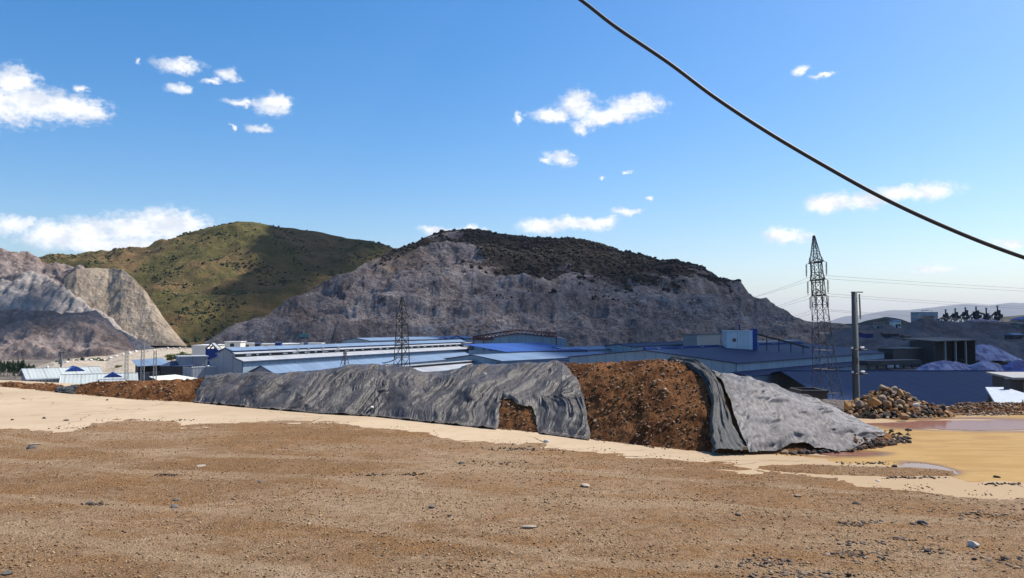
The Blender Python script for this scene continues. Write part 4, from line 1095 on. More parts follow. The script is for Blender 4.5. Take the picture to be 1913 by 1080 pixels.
def plainm(name, c, rough=.7, metal_=0.0):
    m, nt, b = new_mat(name, rough, c, metal_)
    n = nt.noise(objco(nt), 1.2, 6, .65)
    nt.links.new(nt.mix(nt.ramp(n, .4, .7, 0, .5), c, tuple(x * .6 for x in c)), b.inputs['Base Color'])
    return m
M_BLACK = plainm('dark_opening', (.012, .013, .017)); M_TRIM = plainm('dark_blue_trim', (.02, .035, .085)); M_WTRIM = plainm('white_trim', (.66, .66, .65)); M_RED = plainm('red_brown_steel', (.13, .042, .035))
M_DSTEEL = plainm('dark_steel', (.035, .032, .034)); M_GLASS = new_mat('window_glass', .12, (.02, .03, .04))[0]; M_GALV = plainm('galvanised_steel', (.30, .29, .27), .5, .4)
M_GREYC = plainm('grey_cement', (.27, .26, .25)); M_RUSTY = plainm('rusty_plate', (.075, .05, .04))

class Site:
    """a building's own frame: u along its front, v to the back, w up from its floor"""
    def __init__(s, name, a, b, z, zg=GZ, label='', cat='building', group=None):
        A, B = G(*a, z), G(*b, z)
        s.L = math.hypot(B.x - A.x, B.y - A.y); s.e = z - zg
        s.root = empty(name, (A.x, A.y, zg), math.atan2(B.y - A.y, B.x - A.x))
        tag(s.root, label, cat, group)
    def box(s, name, m, *d, parent=None): return MB().box(*d).build(name, m, parent or s.root)
    def prism(s, name, m, prof, a, b, axis='x', parent=None): return MB().prism(prof, a, b, axis).build(name, m, parent or s.root)
    def slab(s, name, m, q, th=.12, parent=None):
        """a thin plate through four corners"""
        q = [Vector(p) for p in q]; n = (q[1] - q[0]).cross(q[3] - q[0]).normalized() * th
        mb = MB(); i = [tuple(p) for p in q] + [tuple(p - n) for p in q]
        mb.v = i; mb.f = [(0, 1, 2, 3), (7, 6, 5, 4), (0, 4, 5, 1), (1, 5, 6, 2), (2, 6, 7, 3), (3, 7, 4, 0)]
        return mb.build(name, m, parent or s.root)
    def gable(s, L, D, e, r, wall, gwall, roof, ov=.35, trim=M_TRIM):
        """four walls, two roof slopes, trim along the edges"""
        t = .25
        w = s.box('wall', wall, 0, L, 0, t, 0, e); s.box('wall', wall, 0, L, D - t, D, 0, e)
        for u in (0, L - t): s.prism('gable_wall', gwall, [(t, 0), (D - t, 0), (D - t, e), (D / 2, r - .05), (t, e)], u + .003, u + t - .003)
        k = (r - e) / (D / 2)
        for sg in (0, 1):
            v0, v1 = (-ov, D / 2) if sg == 0 else (D + ov, D / 2)
            z0 = e - ov * k
            q = [(-ov, v0, z0 + .16), (L + ov, v0, z0 + .16), (L + ov, v1, r + .16), (-ov, v1, r + .16)]
            if sg: q = [q[1], q[0], q[3], q[2]]
            rf = s.slab('roof', roof, q)
            if sg == 0 and trim: s.box('gutter', trim, -ov, L + ov, -ov - .14, -ov, z0 - .12, z0 + .10, parent=rf)
        s.box('ridge_cap', roof, -ov, L + ov, D / 2 - .3, D / 2 + .3, r + .10, r + .24)
        if trim:
            for u in (-ov - .05, ):
                for sg in (-1, 1): MB().bar((u, D / 2, r + .1), (u, D / 2 + sg * (D / 2 + ov), e - ov * k + .1), .16).build('verge_trim', trim, s.root)
        return w
    def windows(s, us, v, w0, w1, wd, m=M_GLASS, parent=None):
        for u in us:
            f = s.box('window', M_WTRIM, u - wd / 2, u + wd / 2, v - .06, v + .02, w0, w1)
            s.box('pane', m, u - wd / 2 + .12, u + wd / 2 - .12, v - .075, v - .055, w0 + .12, w1 - .12, parent=f)

# ---- F: the long hall with a stepped monitor roof
def long_hall():
    s = Site('factory_hall', (453, 675), (884, 651), -8.2, label='long grey-blue hall with stepped white and blue monitor roof behind the nets', cat='factory hall')
    L, D, e = s.L, 13.0, s.e
    s.box('wall', WGB, 0, L, 0, .3, 0, e); s.box('wall', WGB, 0, L, D - .3, D, 0, e)
    for u in (0, L - .3):
        s.prism('gable_wall', WGY1, [(.3, 0), (D - .3, 0), (D - .3, e), (D - 3.3, e + 1.0), (3.3, e + 1.0), (.3, e)], u + .004, u + .296)
        s.prism('gable_wall', WGY1, [(3.3, e + .95), (D - 3.3, e + .95), (D - 3.3, e + 2.2), (D / 2, e + 3.7), (3.3, e + 2.2)], u + .02, u + .28)
    for sg in (0, 1):
        f = (lambda v: v) if sg == 0 else (lambda v: D - v)
        def q(u0, u1, va, wa, vb, wb):
            p = [(u0, f(va), wa), (u1, f(va), wa), (u1, f(vb), wb), (u0, f(vb), wb)]
            return p if sg == 0 else [p[1], p[0], p[3], p[2]]
        s.slab('lower_roof', RP0, q(-.4, L + .4, -.5, e, 3.3, e + 1.1))
        s.slab('middle_roof', RP0, q(-.3, L + .3, 2.6, e + 2.05, 4.3, e + 2.55))
        s.slab('top_roof', RPB, q(-.3, L + .3, 3.7, e + 2.95, 6.5, e + 3.85))
        s.box('louvre', M_BLACK, .3, L - .3, min(f(3.3), f(3.5)), max(f(3.3), f(3.5)), e + .9, e + 2.1)
        s.box('louvre', WBL, .3, L - .3, min(f(4.2), f(4.4)), max(f(4.2), f(4.4)), e + 2.4, e + 3.1)
    s.box('gutter', M_TRIM, -.4, L + .4, -.68, -.52, e - .28, e - .02)
    MB().bar((-.45, -.5, e), (-.45, 3.3, e + 1.05), .16).build('verge_trim', M_TRIM, s.root)
    MB().bar((-.45, 3.0, e + 2.1), (-.45, D / 2, e + 3.8), .16).build('verge_trim', M_TRIM, s.root)
    s.box('corner_trim', M_TRIM, -.05, .12, -.08, -.003, 0, e)
    g = np.random.default_rng(5)
    for k in range(26):        # open vents in the louvre strip
        u = 4 + k * (L - 8) / 25 + g.uniform(-.8, .8)
        s.box('vent_panel', M_WTRIM, u, u + g.uniform(.8, 2.4), 3.2, 3.28, e + 1.35, e + 1.35 + g.uniform(.25, .6))
    for u in (26, 31, 38, 46): s.box('duct', M_GALV, u, u + .8, 3.0, 3.25, e + 1.0, e + 2.9)
long_hall()
# ---- G: low hall in front of it
def low_hall():
    s = Site('factory_hall', (512, 698), (905, 666), -11.2, label='low grey-blue gabled hall directly behind the dark net', cat='factory hall')
    s.gable(s.L, 9.0, s.e, s.e + 1.9, WGB, WGY1, RPB)
    s.box('lean_to_roof', RP0, .5, s.L * .98, -5.0, -.6, s.e - 1.7, s.e - 1.55)
    s.box('lean_to_wall', WGY, .6, s.L * .97, -4.9, -4.7, 0, s.e - 1.7)
low_hall()
# ---- grey lean-to with white coping in front of the gable of F
def leanto():
    s = Site('shed', (358, 687), (441, 684), -10.0, label='grey flat shed with white notched coping below the long hall gable', cat='shed')
    s.box('wall', WGY, 0, s.L, 0, .25, 0, s.e); s.box('wall', WGY1, 0, .25, .25, 7, 0, s.e); s.box('wall', WGY1, s.L - .25, s.L, .25, 7, 0, s.e); s.box('roof', RP0, .25, s.L - .25, .25, 7, s.e - .5, s.e - .3)
    for k in range(20): s.box('coping', M_WTRIM, k * s.L / 20 + .03, (k + .72) * s.L / 20, -.08, .3, s.e, s.e + .28)
    s = Site('shed', (335, 668), (388, 667), -8.0, label='dark grey shed with white roof edge beside the blue hopper', cat='shed')
    s.box('wall', WGY, 0, s.L, 0, .25, 0, s.e); s.box('wall', WGY1, 0, .25, .25, 9, 0, s.e); s.box('wall', WGY1, s.L - .25, s.L, .25, 9, 0, s.e); s.box('roof', RP0, -.3, s.L + .3, -.3, 9.3, s.e, s.e + .35)
    # blue hopper with a steep A-frame
    s = Site('hopper', (384, 652), (405, 652), -6.0, label='dark blue hopper box with grey A-frame roof beside the long hall', cat='hopper')
    s.box('bin', WBL, 0, s.L, 0, 4, s.e - 5.5, s.e)
    for x in (.2, s.L - .2):
        for y in (.2, 3.8): MB().bar((x, y, 0), (x, y, s.e - 5.4), .16).build('leg', M_DSTEEL, s.root)
    for y in (.1, 3.9):
        MB().bar((0, y, s.e), (s.L * .5, y, s.e + 1.9), .22).build('frame_bar', M_DSTEEL, s.root); MB().bar((s.L * .5, y, s.e + 1.9), (s.L, y, s.e), .22).build('frame_bar', M_DSTEEL, s.root)
    s.slab('cover', WGY, [(s.L * .45, 0, s.e + 1.95), (s.L * 1.15, 0, s.e - .4), (s.L * 1.15, 4, s.e - .4), (s.L * .45, 4, s.e + 1.95)])
leanto()
# ---- pale buildings behind the long hall
def back_row():
    rows = [((388, 645), (420, 643), 'low cream building behind the blue hopper'), ((420, 638), (449, 638), 'cream building with dark window above the long hall'), ((449, 641), (476, 641), 'cream building beside the dark vent on the long hall roof'),
            ((484, 642), (514, 642), 'cream building with pitched end behind the long hall'), ((526, 642), (560, 641), 'cream building right of the blue vent behind the long hall'), ((562, 641), (600, 641), 'cream building farthest along the row behind the long hall')]
    for i, (a, b, lab) in enumerate(rows):
        z = zat(a[1], 300 + i * 8); s = Site('site_building', a, b, z, label=lab, cat='building', group='cream buildings behind the long hall')
        s.box('wall', WWH, 0, s.L, 0, 6, 0, s.e - .3); s.box('roof', M_WTRIM, -.3, s.L + .3, -.3, 6.3, s.e - .3, s.e)
        s.box('window', M_BLACK, s.L * .35, s.L * .6, -.05, .0, s.e - 2.0, s.e - .8)
    for i, (px, py, w, h, lab) in enumerate([(480, 643, 8, 8, 'dark pitched vent behind the long hall roof'), (519, 641, 11, 7, 'dark blue vent box behind the long hall roof'), (570, 642, 5, 6, 'small dark vent box behind the long hall roof')]):
        z = zat(py, 290); s = Site('roof_vent', (px - w / 2, py), (px + w / 2, py), z, label=lab, cat='vent')
        s.box('shaft', WBL if i == 1 else M_BLACK, 0, s.L, 0, 2, 0, s.e); s.prism('cap', M_TRIM, [(-.2, s.e), (2.2, s.e), (1, s.e + .5)], -.2, s.L + .2)
back_row()
# ---- blue trusses and roofs farther along
def far_roofs():
    s = Site('factory_hall', (690, 637), (890, 632), -4.8, label='low hall with blue roof and open blue trusses behind the lattice tower', cat='factory hall')
    s.gable(s.L, 16, s.e, s.e + 1.0, WGB, WGB1, RPB)
    for px, hw, hh in ((818, 6, 5), (846, 9, 7)):
        u = (px - 690) / 200 * s.L; d = hw / 200 * s.L * 2
        mb = MB(); mb.bar((u - d, -.5, s.e - .3), (u, -.5, s.e + hh * .2), .3); mb.bar((u, -.5, s.e + hh * .2), (u + d, -.5, s.e - .3), .3)
        mb.build('truss', WBL, s.root)
    s = Site('works_block', (866, 642), (913, 641), -6.0, label='plain grey block in front of the truss-topped hall', cat='building')
    s.box('wall', WGY, 0, s.L, 0, 10, 0, s.e); s.box('parapet', M_GREYC, -.1, s.L + .1, -.1, 10.1, s.e, s.e + .3)
    # H: hall with truss canopy
    s = Site('factory_hall', (885, 634), (1058, 634), zat(634, 330), label='tall grey-blue gabled hall crowned by a red-brown lattice canopy', cat='factory hall')
    L, e = s.L, s.e; r = e + 2.6
    s.prism('gable_wall', WGB, [(0, 0), (L, 0), (L, e), (L * .55, r), (0, e)], 0, .3, 'y')
    s.box('wall', WGB1, 0, .3, .3, 40, 0, e); s.box('wall', WGB1, L - .3, L, .3, 40, 0, e)
    s.slab('roof', RP0, [(-.3, -.4, e + .1), (L * .55, -.4, r + .15), (L * .55, 40, r + .15), (-.3, 40, e + .1)]); s.slab('roof', RP0, [(L * .55, -.4, r + .15), (L + .3, -.4, e + .1), (L + .3, 40, e + .1), (L * .55, 40, r + .15)])
    x0, x1, xa = L * -.01, L * .90, L * .47; zb, za, zc2 = e + 1.2, e + 4.0, e + 2.5
    for y in (-1.2, 3.0):
        mb = MB(); mb.bar((x0, y, zb), (xa, y, za), .24); mb.bar((xa, y, za), (x1, y, zc2), .24); c1 = mb.build('top_chord', M_RED, s.root)
        mb = MB(); mb.bar((x0, y, zb - 1.5), (xa, y, za - 1.5), .2); mb.bar((xa, y, za - 1.5), (x1, y, zc2 - 1.5), .2); mb.build('bottom_chord', M_RED, s.root)
        mb = MB(); n = 22
        for k in range(n):
            def tz(u): return zb + (za - zb) * (u - x0) / (xa - x0) if u < xa else za + (zc2 - za) * (u - xa) / (x1 - xa)
            u, u2 = x0 + (x1 - x0) * k / n, x0 + (x1 - x0) * (k + 1) / n
            mb.bar((u, y, tz(u)), (u2, y, tz(u2) - 1.5), .11); mb.bar((u, y, tz(u)), (u, y, tz(u) - 1.5), .11)
        o = mb.build('truss_web', M_RED, s.root); o['kind'] = 'stuff'
    s.slab('canopy_sheet', RPB, [(x0, -1.5, zb + .35), (xa * .8, -1.5, zb + (za - zb) * .8 + .35), (xa * .8, 3.3, zb + (za - zb) * .8 + .35), (x0, 3.3, zb + .35)])
    for u in (x0 + .3, x0 + L * .12, x1 - .3): MB().bar((u, -1.2, 0), (u, -1.2, zb), .25).build('post', M_RED, s.root)
    s.box('red_panel', M_RED, x0, x0 + L * .22, -1.0, -.8, e - .4, e + .9)
    # I: blue shed
    s = Site('shed', (946, 657), (1094, 653), -7.4, label='bright blue roofed shed before the truss-topped hall', cat='shed')
    s.box('wall', WGB, .5, s.L - .5, 1.0, 1.2, 0, s.e - 1.0); s.box('wall', WGB1, .5, .7, 1.2, 24, 0, s.e); s.box('wall', WGB1, s.L - .7, s.L - .5, 1.2, 24, 0, s.e)
    s.slab('roof', RB1, [(-1, -1, s.e), (s.L, -1, s.e), (s.L - 2, 26, s.e + 2.2), (-1, 26, s.e + 2.2)]); s.box('fascia', M_TRIM, -1, s.L, -1.15, -1.01, s.e - .9, s.e - .05)
    s = Site('shed', (914, 652), (947, 655), -7.4, label='dark blue box shed left of the bright blue roof', cat='shed')
    s.box('wall', WBL, 0, s.L, 0, 8, 0, s.e - .3); s.box('roof', RB1, -.3, s.L + .3, -.3, 8.3, s.e - .3, s.e)
    # twin white pipes
    for k, px in enumerate((938, 945)):
        p = G(px, 674, -11.0); mb = MB().tube([(p.x, p.y, GZ), (p.x, p.y, -7.6), (p.x + .5, p.y, -7.1), (p.x + 1.0, p.y, -7.6), (p.x + 1.0, p.y, -8.4)], .22)
        tag(mb.build('vent_pipe', M_WTRIM, smooth=True), ['white bent vent pipe beside the dark blue shed', 'second white bent vent pipe, nearer the bright blue shed'][k], 'pipe', 'white vent pipes')
    # flat pale roofs in front
    s = Site('factory_hall', (936, 675), (1152, 664), -9.6, label='low hall with pale blue roof before the blue shed', cat='factory hall')
    s.gable(s.L, 26, s.e, s.e + 1.6, WGB, WGB1, RPB)
    s = Site('factory_hall', (752, 700), (1005, 676), -11.6, label='low hall with whitish roof and dark vent strip right of the lattice tower', cat='factory hall')
    s.gable(s.L, 12, s.e, s.e + 1.1, WGB, WGB1, RP0); s.box('vent_strip', M_BLACK, 1, s.L - 1, 5.4, 6.6, s.e + 1.2, s.e + 1.75); s.box('vent_roof', RP0, .5, s.L - .5, 5.0, 7.0, s.e + 1.75, s.e + 1.95)
    s = Site('factory_hall', (905, 692), (1100, 680), -11.8, label='low hall with mid blue roof just behind the bare soil crest', cat='factory hall')
    s.gable(s.L, 12, s.e, s.e + 1.5, WGB, WGB1, RB0)
    s = Site('shed', (1060, 655), (1180, 651), -7.6, label='long pale roofed shed between the halls under the mountain', cat='shed')
    s.gable(s.L, 14, s.e, s.e + .9, WGB, WGB1, RPB)
    s = Site('shed', (1180, 648), (1330, 641), -6.5, label='low blue shed along the foot of the mountain', cat='shed')
    s.gable(s.L, 12, s.e, s.e + .9, WGB, WGB1, RB0)
far_roofs()
# ---- J: big blue roofed hall on the right
def big_hall():
    s = Site('factory_hall', (1375, 679), (1652, 658.5), -8.2, label='big dark blue roofed hall with lower skirt roof beside the tall lattice tower', cat='factory hall')
    L, D, e = s.L, 58.0, s.e; r = e + 2.8
    w = s.gable(L, D, e, r, WGB, WGB1, RB0)
    s.slab('skirt_roof', RB0, [(-3.2, -5.5, e - 3.1), (L, -5.5, e - 3.1), (L, -.05, e - 2.2), (-3.2, -.05, e - 2.2)])
    s.slab('skirt_roof', RB0, [(-3.2, -.05, e - 2.2), (-3.2, D, e - 2.2), (-6.5, D, e - 3.1), (-6.5, -5.5, e - 3.1)][::-1]) if False else None
    s.box('skirt_wall', WGB, -3.0, L - .2, -5.2, -5.0, 0, e - 3.2); s.box('skirt_wall', WGB1, -3.0, -2.8, -5.0, -.1, 0, e - 3.1)
    s.box('corner_trim', M_TRIM, -.06, .14, -.1, -.004, e - 2.2, e); s.box('corner_trim', M_TRIM, -3.15, -2.95, -5.3, -5.204, 0, e - 3.1)
    for k in range(9): s.box('sky_light', RPB, 6 + k * (L - 12) / 8, 7.2 + k * (L - 12) / 8, D / 2 - .5, D / 2 + .5, r + .25, r + .6)
    g = s.box('vent_ridge', WBL, 2, L - 2, D / 2 + 1.2, D / 2 + 2.2, r - .1, r + .8)
    s.windows([L * .25, L * .5, L * .75], -5.2, 2.0, 3.2, 2.4)
    # K: light blue tower block
    s = Site('tower_block', (1356, 619), (1390, 619), zat(619, 262), label='light blue tower block with one dark window beside the big blue roof', cat='building')
    e = s.e; s.box('wall', WLB, 0, s.L, 0, 4.5, 0, e); s.box('roof', M_WTRIM, -.15, s.L + .15, -.15, 4.65, e, e + .3)
    f = s.box('window', M_WTRIM, s.L * .32, s.L * .58, -.08, .0, e - 3.6, e - 2.2); s.box('pane', M_GLASS, s.L * .35, s.L * .55, -.12, -.081, e - 3.45, e - 2.35, parent=f)
    s.box('annex', WLB, s.L + .1, s.L + 2.9, .4, 4.6, 0, e + .1); s.box('annex_roof', M_WTRIM, s.L + .05, s.L + 3.0, .3, 4.7, e + .1, e + .35)
    s.box('conveyor_housing', WBL, s.L + 2.95, s.L + 4.6, .6, 3.2, e - 6, e + .8)
    MB().tube([(s.L * .85, 2, e), (s.L * .85, 2, e + 2.4)], .22).build('stack', WBL, s.root)
    s.slab('conveyor', M_DSTEEL, [(s.L + 4.2, .8, e - .6), (s.L + 22, .8, e - 5.2), (s.L + 22, 2.2, e - 5.2), (s.L + 4.2, 2.2, e - .6)], .5)
    for k in range(4): MB().bar((s.L + 8 + k * 4, 1.5, 0), (s.L + 8 + k * 4, 1.5, e - 2 - k * 1.05), .18).build('conveyor_post', M_DSTEEL, s.root)
    # sheds behind it
    for i, (a, b, h, m, lab) in enumerate([((1410, 640), (1500, 636), 4.5, M_GREYC, 'low grey shed under the conveyor right of the light blue block'), ((1302, 626), (1345, 624), 5, M_GREYC, 'pale bare wall at the foot of the mountain left of the light blue block')]):
        q = Site('shed', a, b, zat(a[1], 330), label=lab, cat='shed'); q.box('wall', m, 0, q.L, 0, 6, q.e - 9, q.e); q.box('roof', RP0 if i == 0 else M_DSTEEL, -.3, q.L + .3, -.3, 6.3, q.e, q.e + .25)
        for k in range(5 if i == 0 else 0): q.box('opening', M_BLACK, q.L * (.08 + .18 * k), q.L * (.18 + .18 * k), -.05, .02, q.e - 4, q.e - 1.2)
    # L: low blue roof in front
    s = Site('factory_hall', (1560, 757), (1925, 757), zat(757, 166), -22, label='wide low dark blue roof behind the rock heap', cat='factory hall')
    e = s.e; L = s.L
    s.slab('roof', RB0, [(0, -.5, e), (L * 1.45, -.5, e), (L * 1.45, 42, e + 4.7), (3, 42, e + 4.7)], .2); s.slab('roof', RB0, [(3, 42, e + 4.7), (L * 1.45, 42, e + 4.7), (L * 1.45, 84, e), (5, 84, e)], .2)
    s.box('wall', WGB, .5, L * 1.45 - .5, 0, .3, 0, e - .2); s.box('wall', WGB1, .5, .8, .3, 41, 0, e); s.box('wall', WGB1, L * 1.45 - .8, L * 1.45 - .5, .3, 41, 0, e); s.box('ridge_cap', RB0, 3, L * 1.45, 41.6, 42.4, e + 4.6, e + 4.85)
big_hall()
# ---- left: pale green roofed houses and sheds
def left_houses():
    s = Site('worker_house', (55, 707), (190, 702), -11.4, label='long house with pale green hipped roof and dark gable vent at the left', cat='house')
    e, L = s.e, s.L; s.gable(L, 14, e, e + 2.0, WGY, WGY1, RGR, .8, M_WTRIM)
    for k in range(9): s.box('pilaster', M_WTRIM, 1 + k * L * .42 / 9, 1.5 + k * L * .42 / 9, -.12, -.004, 0, e - .2)
    s.prism('gable_vent', WBL, [(L * .52, e + 1.35), (L * .80, e + 1.35), (L * .68, e + 2.5)], 3.6, 9.5, 'y')
    s.windows([L * .72, L * .85], -.01, 1.2, 2.6, 1.3)
    s = Site('worker_house', (118, 718), (252, 714), -12.6, label='house with pale green roof just behind the low soil heap', cat='house')
    e, L = s.e, s.L; s.gable(L, 12, e, e + 1.9, WGY, WGY1, RGR, .8, M_WTRIM)
    s.prism('gable_vent', WBL, [(L * .55, e + 1.3), (L * .82, e + 1.3), (L * .68, e + 2.4)], 3.2, 8.5, 'y')
    s = Site('boundary_wall', (178, 700), (298, 695), -13.0, label='long plain grey wall behind the pale green roofs', cat='wall')
    s.box('panel', M_GREYC, 0, s.L, 0, .3, 0, s.e); s.box('coping', M_WTRIM, -.05, s.L + .05, -.08, .38, s.e, s.e + .15)
    s = Site('shed', (258, 684), (322, 682), -10.8, label='dark open shed with light blue roof beside the grey wall', cat='shed')
    e, L = s.e, s.L
    s.slab('roof', RPB, [(-.5, -1, e), (L * 1.02, -1, e + .2), (L * .95, 10, e + 2.0), (.5, 10, e + 1.6)]); s.box('wall', M_BLACK, 0, L, 3, 3.3, 0, e + .1); s.box('wall', M_DSTEEL, 0, .3, 0, 3, 0, e - .1); s.box('wall', M_DSTEEL, L - .3, L, 0, 3, 0, e)
    for k in range(4): s.box('post', M_DSTEEL, k * (L - .3) / 3 + .32, k * (L - .3) / 3 + .6, -.2, .08, 0, e - .15)
    s = Site('shed', (300, 684), (358, 684), -10.6, label='black-fronted shed between the light blue roof and the grey sheds', cat='shed')
    s.box('wall', M_DSTEEL, 0, s.L, 0, .3, 0, s.e); s.box('wall', M_DSTEEL, 0, .3, .3, 8, 0, s.e); s.box('wall', M_DSTEEL, s.L - .3, s.L, .3, 8, 0, s.e); s.slab('roof', M_TRIM, [(-.3, -.3, s.e), (s.L + .3, -.3, s.e), (s.L + .3, 8, s.e + 1.2), (-.3, 8, s.e + 1.2)])
    s = Site('shed', (310, 716), (378, 710), -12.8, label='shed with plain cream sheet roof at the end of the dark net', cat='shed')
    s.slab('roof', metal('cream_sheet_roof', (.62, .64, .56)), [(-1, -1, s.e), (s.L, -1, s.e + .2), (s.L * .95, 9, s.e + 1.3), (3, 9, s.e + 1.3)]); s.box('wall', WGY, 0, s.L - 1, 0, .3, 0, s.e - .15); s.box('wall', WGY1, 0, .3, .3, 8, 0, s.e - .1); s.box('wall', WGY1, s.L - 1.3, s.L - 1, .3, 8, 0, s.e - .1)
    # stacked white drums
    k = 0
    for r in range(2):
        for c in range(5):
            p = G(297 + c * 5, 711, -13.6); p.z = -13.9 + r * .75
            mb = MB().tube([(p.x, p.y - .1, p.z), (p.x, p.y + 1.1, p.z)], .33, 10)
            tag(mb.build('drum', M_WTRIM), 'white drum lying in the small stack before the cream roof', 'drum', 'white drums stacked by the cream roofed shed')
    q = G(307, 711, -13.6); tag(MB().box(q.x - 2, q.x + 2.1, q.y - .4, q.y + 1.6, GZ, -14.25).build('loading_dock', M_GREYC), 'grey dock under the stacked white drums', 'platform')
left_houses()
# ---- right: stores, covered heaps, white roof
def right_side():
    s = Site('pipe_rack', (1622, 687), (1722, 684), zat(687, 240), -20, label='dark raised rack on posts before a white wall right of the concrete pole', cat='rack')
    e = s.e; L = s.L
    s.box('deck', M_DSTEEL, 0, L, 0, 5, e + .6, e + 2.0); s.box('beam', M_DSTEEL, 0, L, -.2, .1, e - .9, e - .5)
    for k in range(7): s.box('post', M_DSTEEL, k * (L - .5) / 6, k * (L - .5) / 6 + .45, -.1, .4, 0, e + .6)
    s.box('back_wall', M_WTRIM, 1, L * .62, 5.2, 5.4, 0, e + .3)
    s = Site('open_shed', (1745, 637), (1822, 635), zat(637, 300), label='dark open shed with rusty edge on the right below the spoil mound', cat='shed')
    e = s.e; L = s.L
    s.slab('roof', M_RUSTY, [(-.6, -1, e), (L + .6, -1, e + .1), (L + .6, 14, e + .9), (-.6, 14, e + .9)], .3); s.box('back_wall', M_DSTEEL, 0, L, 9, 9.3, 0, e); s.box('wall', M_DSTEEL, 0, .4, 0, 9, 0, e); s.box('wall', M_DSTEEL, L - .4, L, 0, 9, 0, e)
    for k in (1, 2, 3): s.box('post', M_GREYC, k * L / 4, k * L / 4 + .7, -.1, .5, 0, e)
    s.box('dado_wall', M_GREYC, .5, L - .5, .6, .8, 0, 2.2)
    s = Site('shed', (1668, 652), (1745, 650), zat(652, 295), label='low dark shed with pale edge left of the open shed', cat='shed')
    s.box('wall', M_DSTEEL, 0, s.L, 0, 6, 0, s.e); s.box('roof', M_GREYC, s.L * .3, s.L + .2, -.4, 6.4, s.e, s.e + .25); s.box('roof', M_RUSTY, -.2, s.L * .28, -.3, 6.3, s.e, s.e + .15)
    s = Site('raised_road', (1700, 695), (1940, 695), zat(695, 230), -21, label='dark retaining deck before the covered heaps', cat='platform')
    s.box('deck', M_DARKM, 0, s.L, 0, 26, s.e - 1.0, s.e); s.box('wall', M_DSTEEL, 0, s.L, .6, 1.0, 0, s.e - 1.0)
    for k in range(12): s.box('post', M_DSTEEL, k * s.L / 12, k * s.L / 12 + .5, .05, .55, 0, s.e - 1.0)
    # covered heaps
    m, nt, b = new_mat('lilac_cover_sheet', .6)
    c = objco(nt); n = nt.noise(nt.mapping(c, scale=(1, .5, .5)), .45, 6, .7)
    nt.links.new(nt.mix(nt.ramp(n, .42, .58), (.14, .13, .24), (.36, .34, .46)), b.inputs['Base Color']); bump(nt, b, n, .7, .5)
    m2, nt, b = new_mat('blue_cover_sheet', .6); n = nt.noise(objco(nt), .4, 6, .7)
    nt.links.new(nt.mix(nt.ramp(n, .42, .6), (.02, .04, .17), (.06, .11, .34)), b.inputs['Base Color']); bump(nt, b, n, .7, .5)
    for i, (path, mat, zb, lab) in enumerate([([P(1735, 678, 238), P(1760, 673, 238), P(1785, 675, 238), P(1806, 680, 238)], m, zat(687, 238), 'long low heap under lilac sheeting behind the wide blue roof'),
            ([P(1822, 679, 236), P(1838, 672, 236), P(1850, 675, 236)], m, zat(687, 236), 'rounded heap under lilac sheeting right of the long covered heap'),
            ([P(1880, 680, 234), P(1900, 672, 234), P(1930, 674, 234)], m2, zat(688, 234), 'rounded heap under bright blue sheeting at the right border'),
            ([P(1829, 643, 330), P(1850, 644, 330), P(1868, 654, 330), P(1884, 662, 328)], m, zat(668, 330), 'sloping lilac sheeted heap right of the open shed'),
            ([P(1808, 597, 428), P(1835, 596, 428), P(1862, 598, 428)], m, zat(606, 428), 'lilac sheeted heap under the crushing plant')]):
        o = ridge_heap('covered_heap', mat, [tuple(p) for p in path], .55, zb - .6, .5, .7, lab, None, 'covered heap', seed=60 + i, nscale=4)
        o['group'] = 'sheeted heaps on the right'
    # white roof and dark shed at the right border
    s = Site('shed', (1862, 757), (1990, 757), -8.6, label='flat white roof near the right border behind the soil bank', cat='shed')
    e, L = s.e, s.L
    s.slab('roof', plainm('white_sheet_roof', (.36, .40, .46)), [(0, 0, e), (L, 0, e), (L, 13, e + 1.4), (6.3, 13, e + 1.4)], .3); s.box('wall', M_DSTEEL, .5, L, .5, .8, GZ + 16.5, e - .3); s.box('back_wall', M_DSTEEL, 6.5, L, 12.5, 12.8, 0, e + 1.1)
    s.box('post', M_DSTEEL, 8.2, 8.8, 11.0, 11.6, e + 1.2, e + 2.8)
    s = Site('shed', (1888, 705), (2000, 705), zat(705, 122), label='dark shed with flat overhanging roof above the white roof', cat='shed')
    e, L = s.e, s.L; s.box('wall', M_DSTEEL, 1.4, L, 1.0, 7, 0, e - .1); s.slab('roof', M_GREYC, [(0, -.5, e), (L * 1.45, -.5, e), (L, 9, e + .3), (1.6, 9, e + .3)], .3); s.box('window', M_GREYC, L * .28, L, .9, .997, e - 3.2, e - .8)
    # dark crate by the tower
    a = G(1497, 758, 0); s = empty('skip', (P(1497, 752, 24).x, 24, -2.2)); tag(s, 'dark rusty open skip behind the tapering net', 'skip')
    w = .8; zt = zat(729, 24) + 2.2
    for d, nm in (((0, w, 0, .05, 0, zt), 'side'), ((0, w, .95, 1.0, 0, zt), 'side'), ((0, .05, .05, .95, 0, zt), 'end'), ((w - .05, w, .05, .95, 0, zt), 'end'), ((.05, w - .05, .05, .95, .1, .15), 'floor')): MB().box(*d).build(nm, M_RUSTY, s)
    MB().box(-.03, w + .03, -.05, -.002, zt - .08, zt).build('rim', M_DSTEEL, s)
    MB().box(-.1, w + .1, -.1, 1.1, -3.0, -.002).build('footing', M_DARKM, s)
right_side()
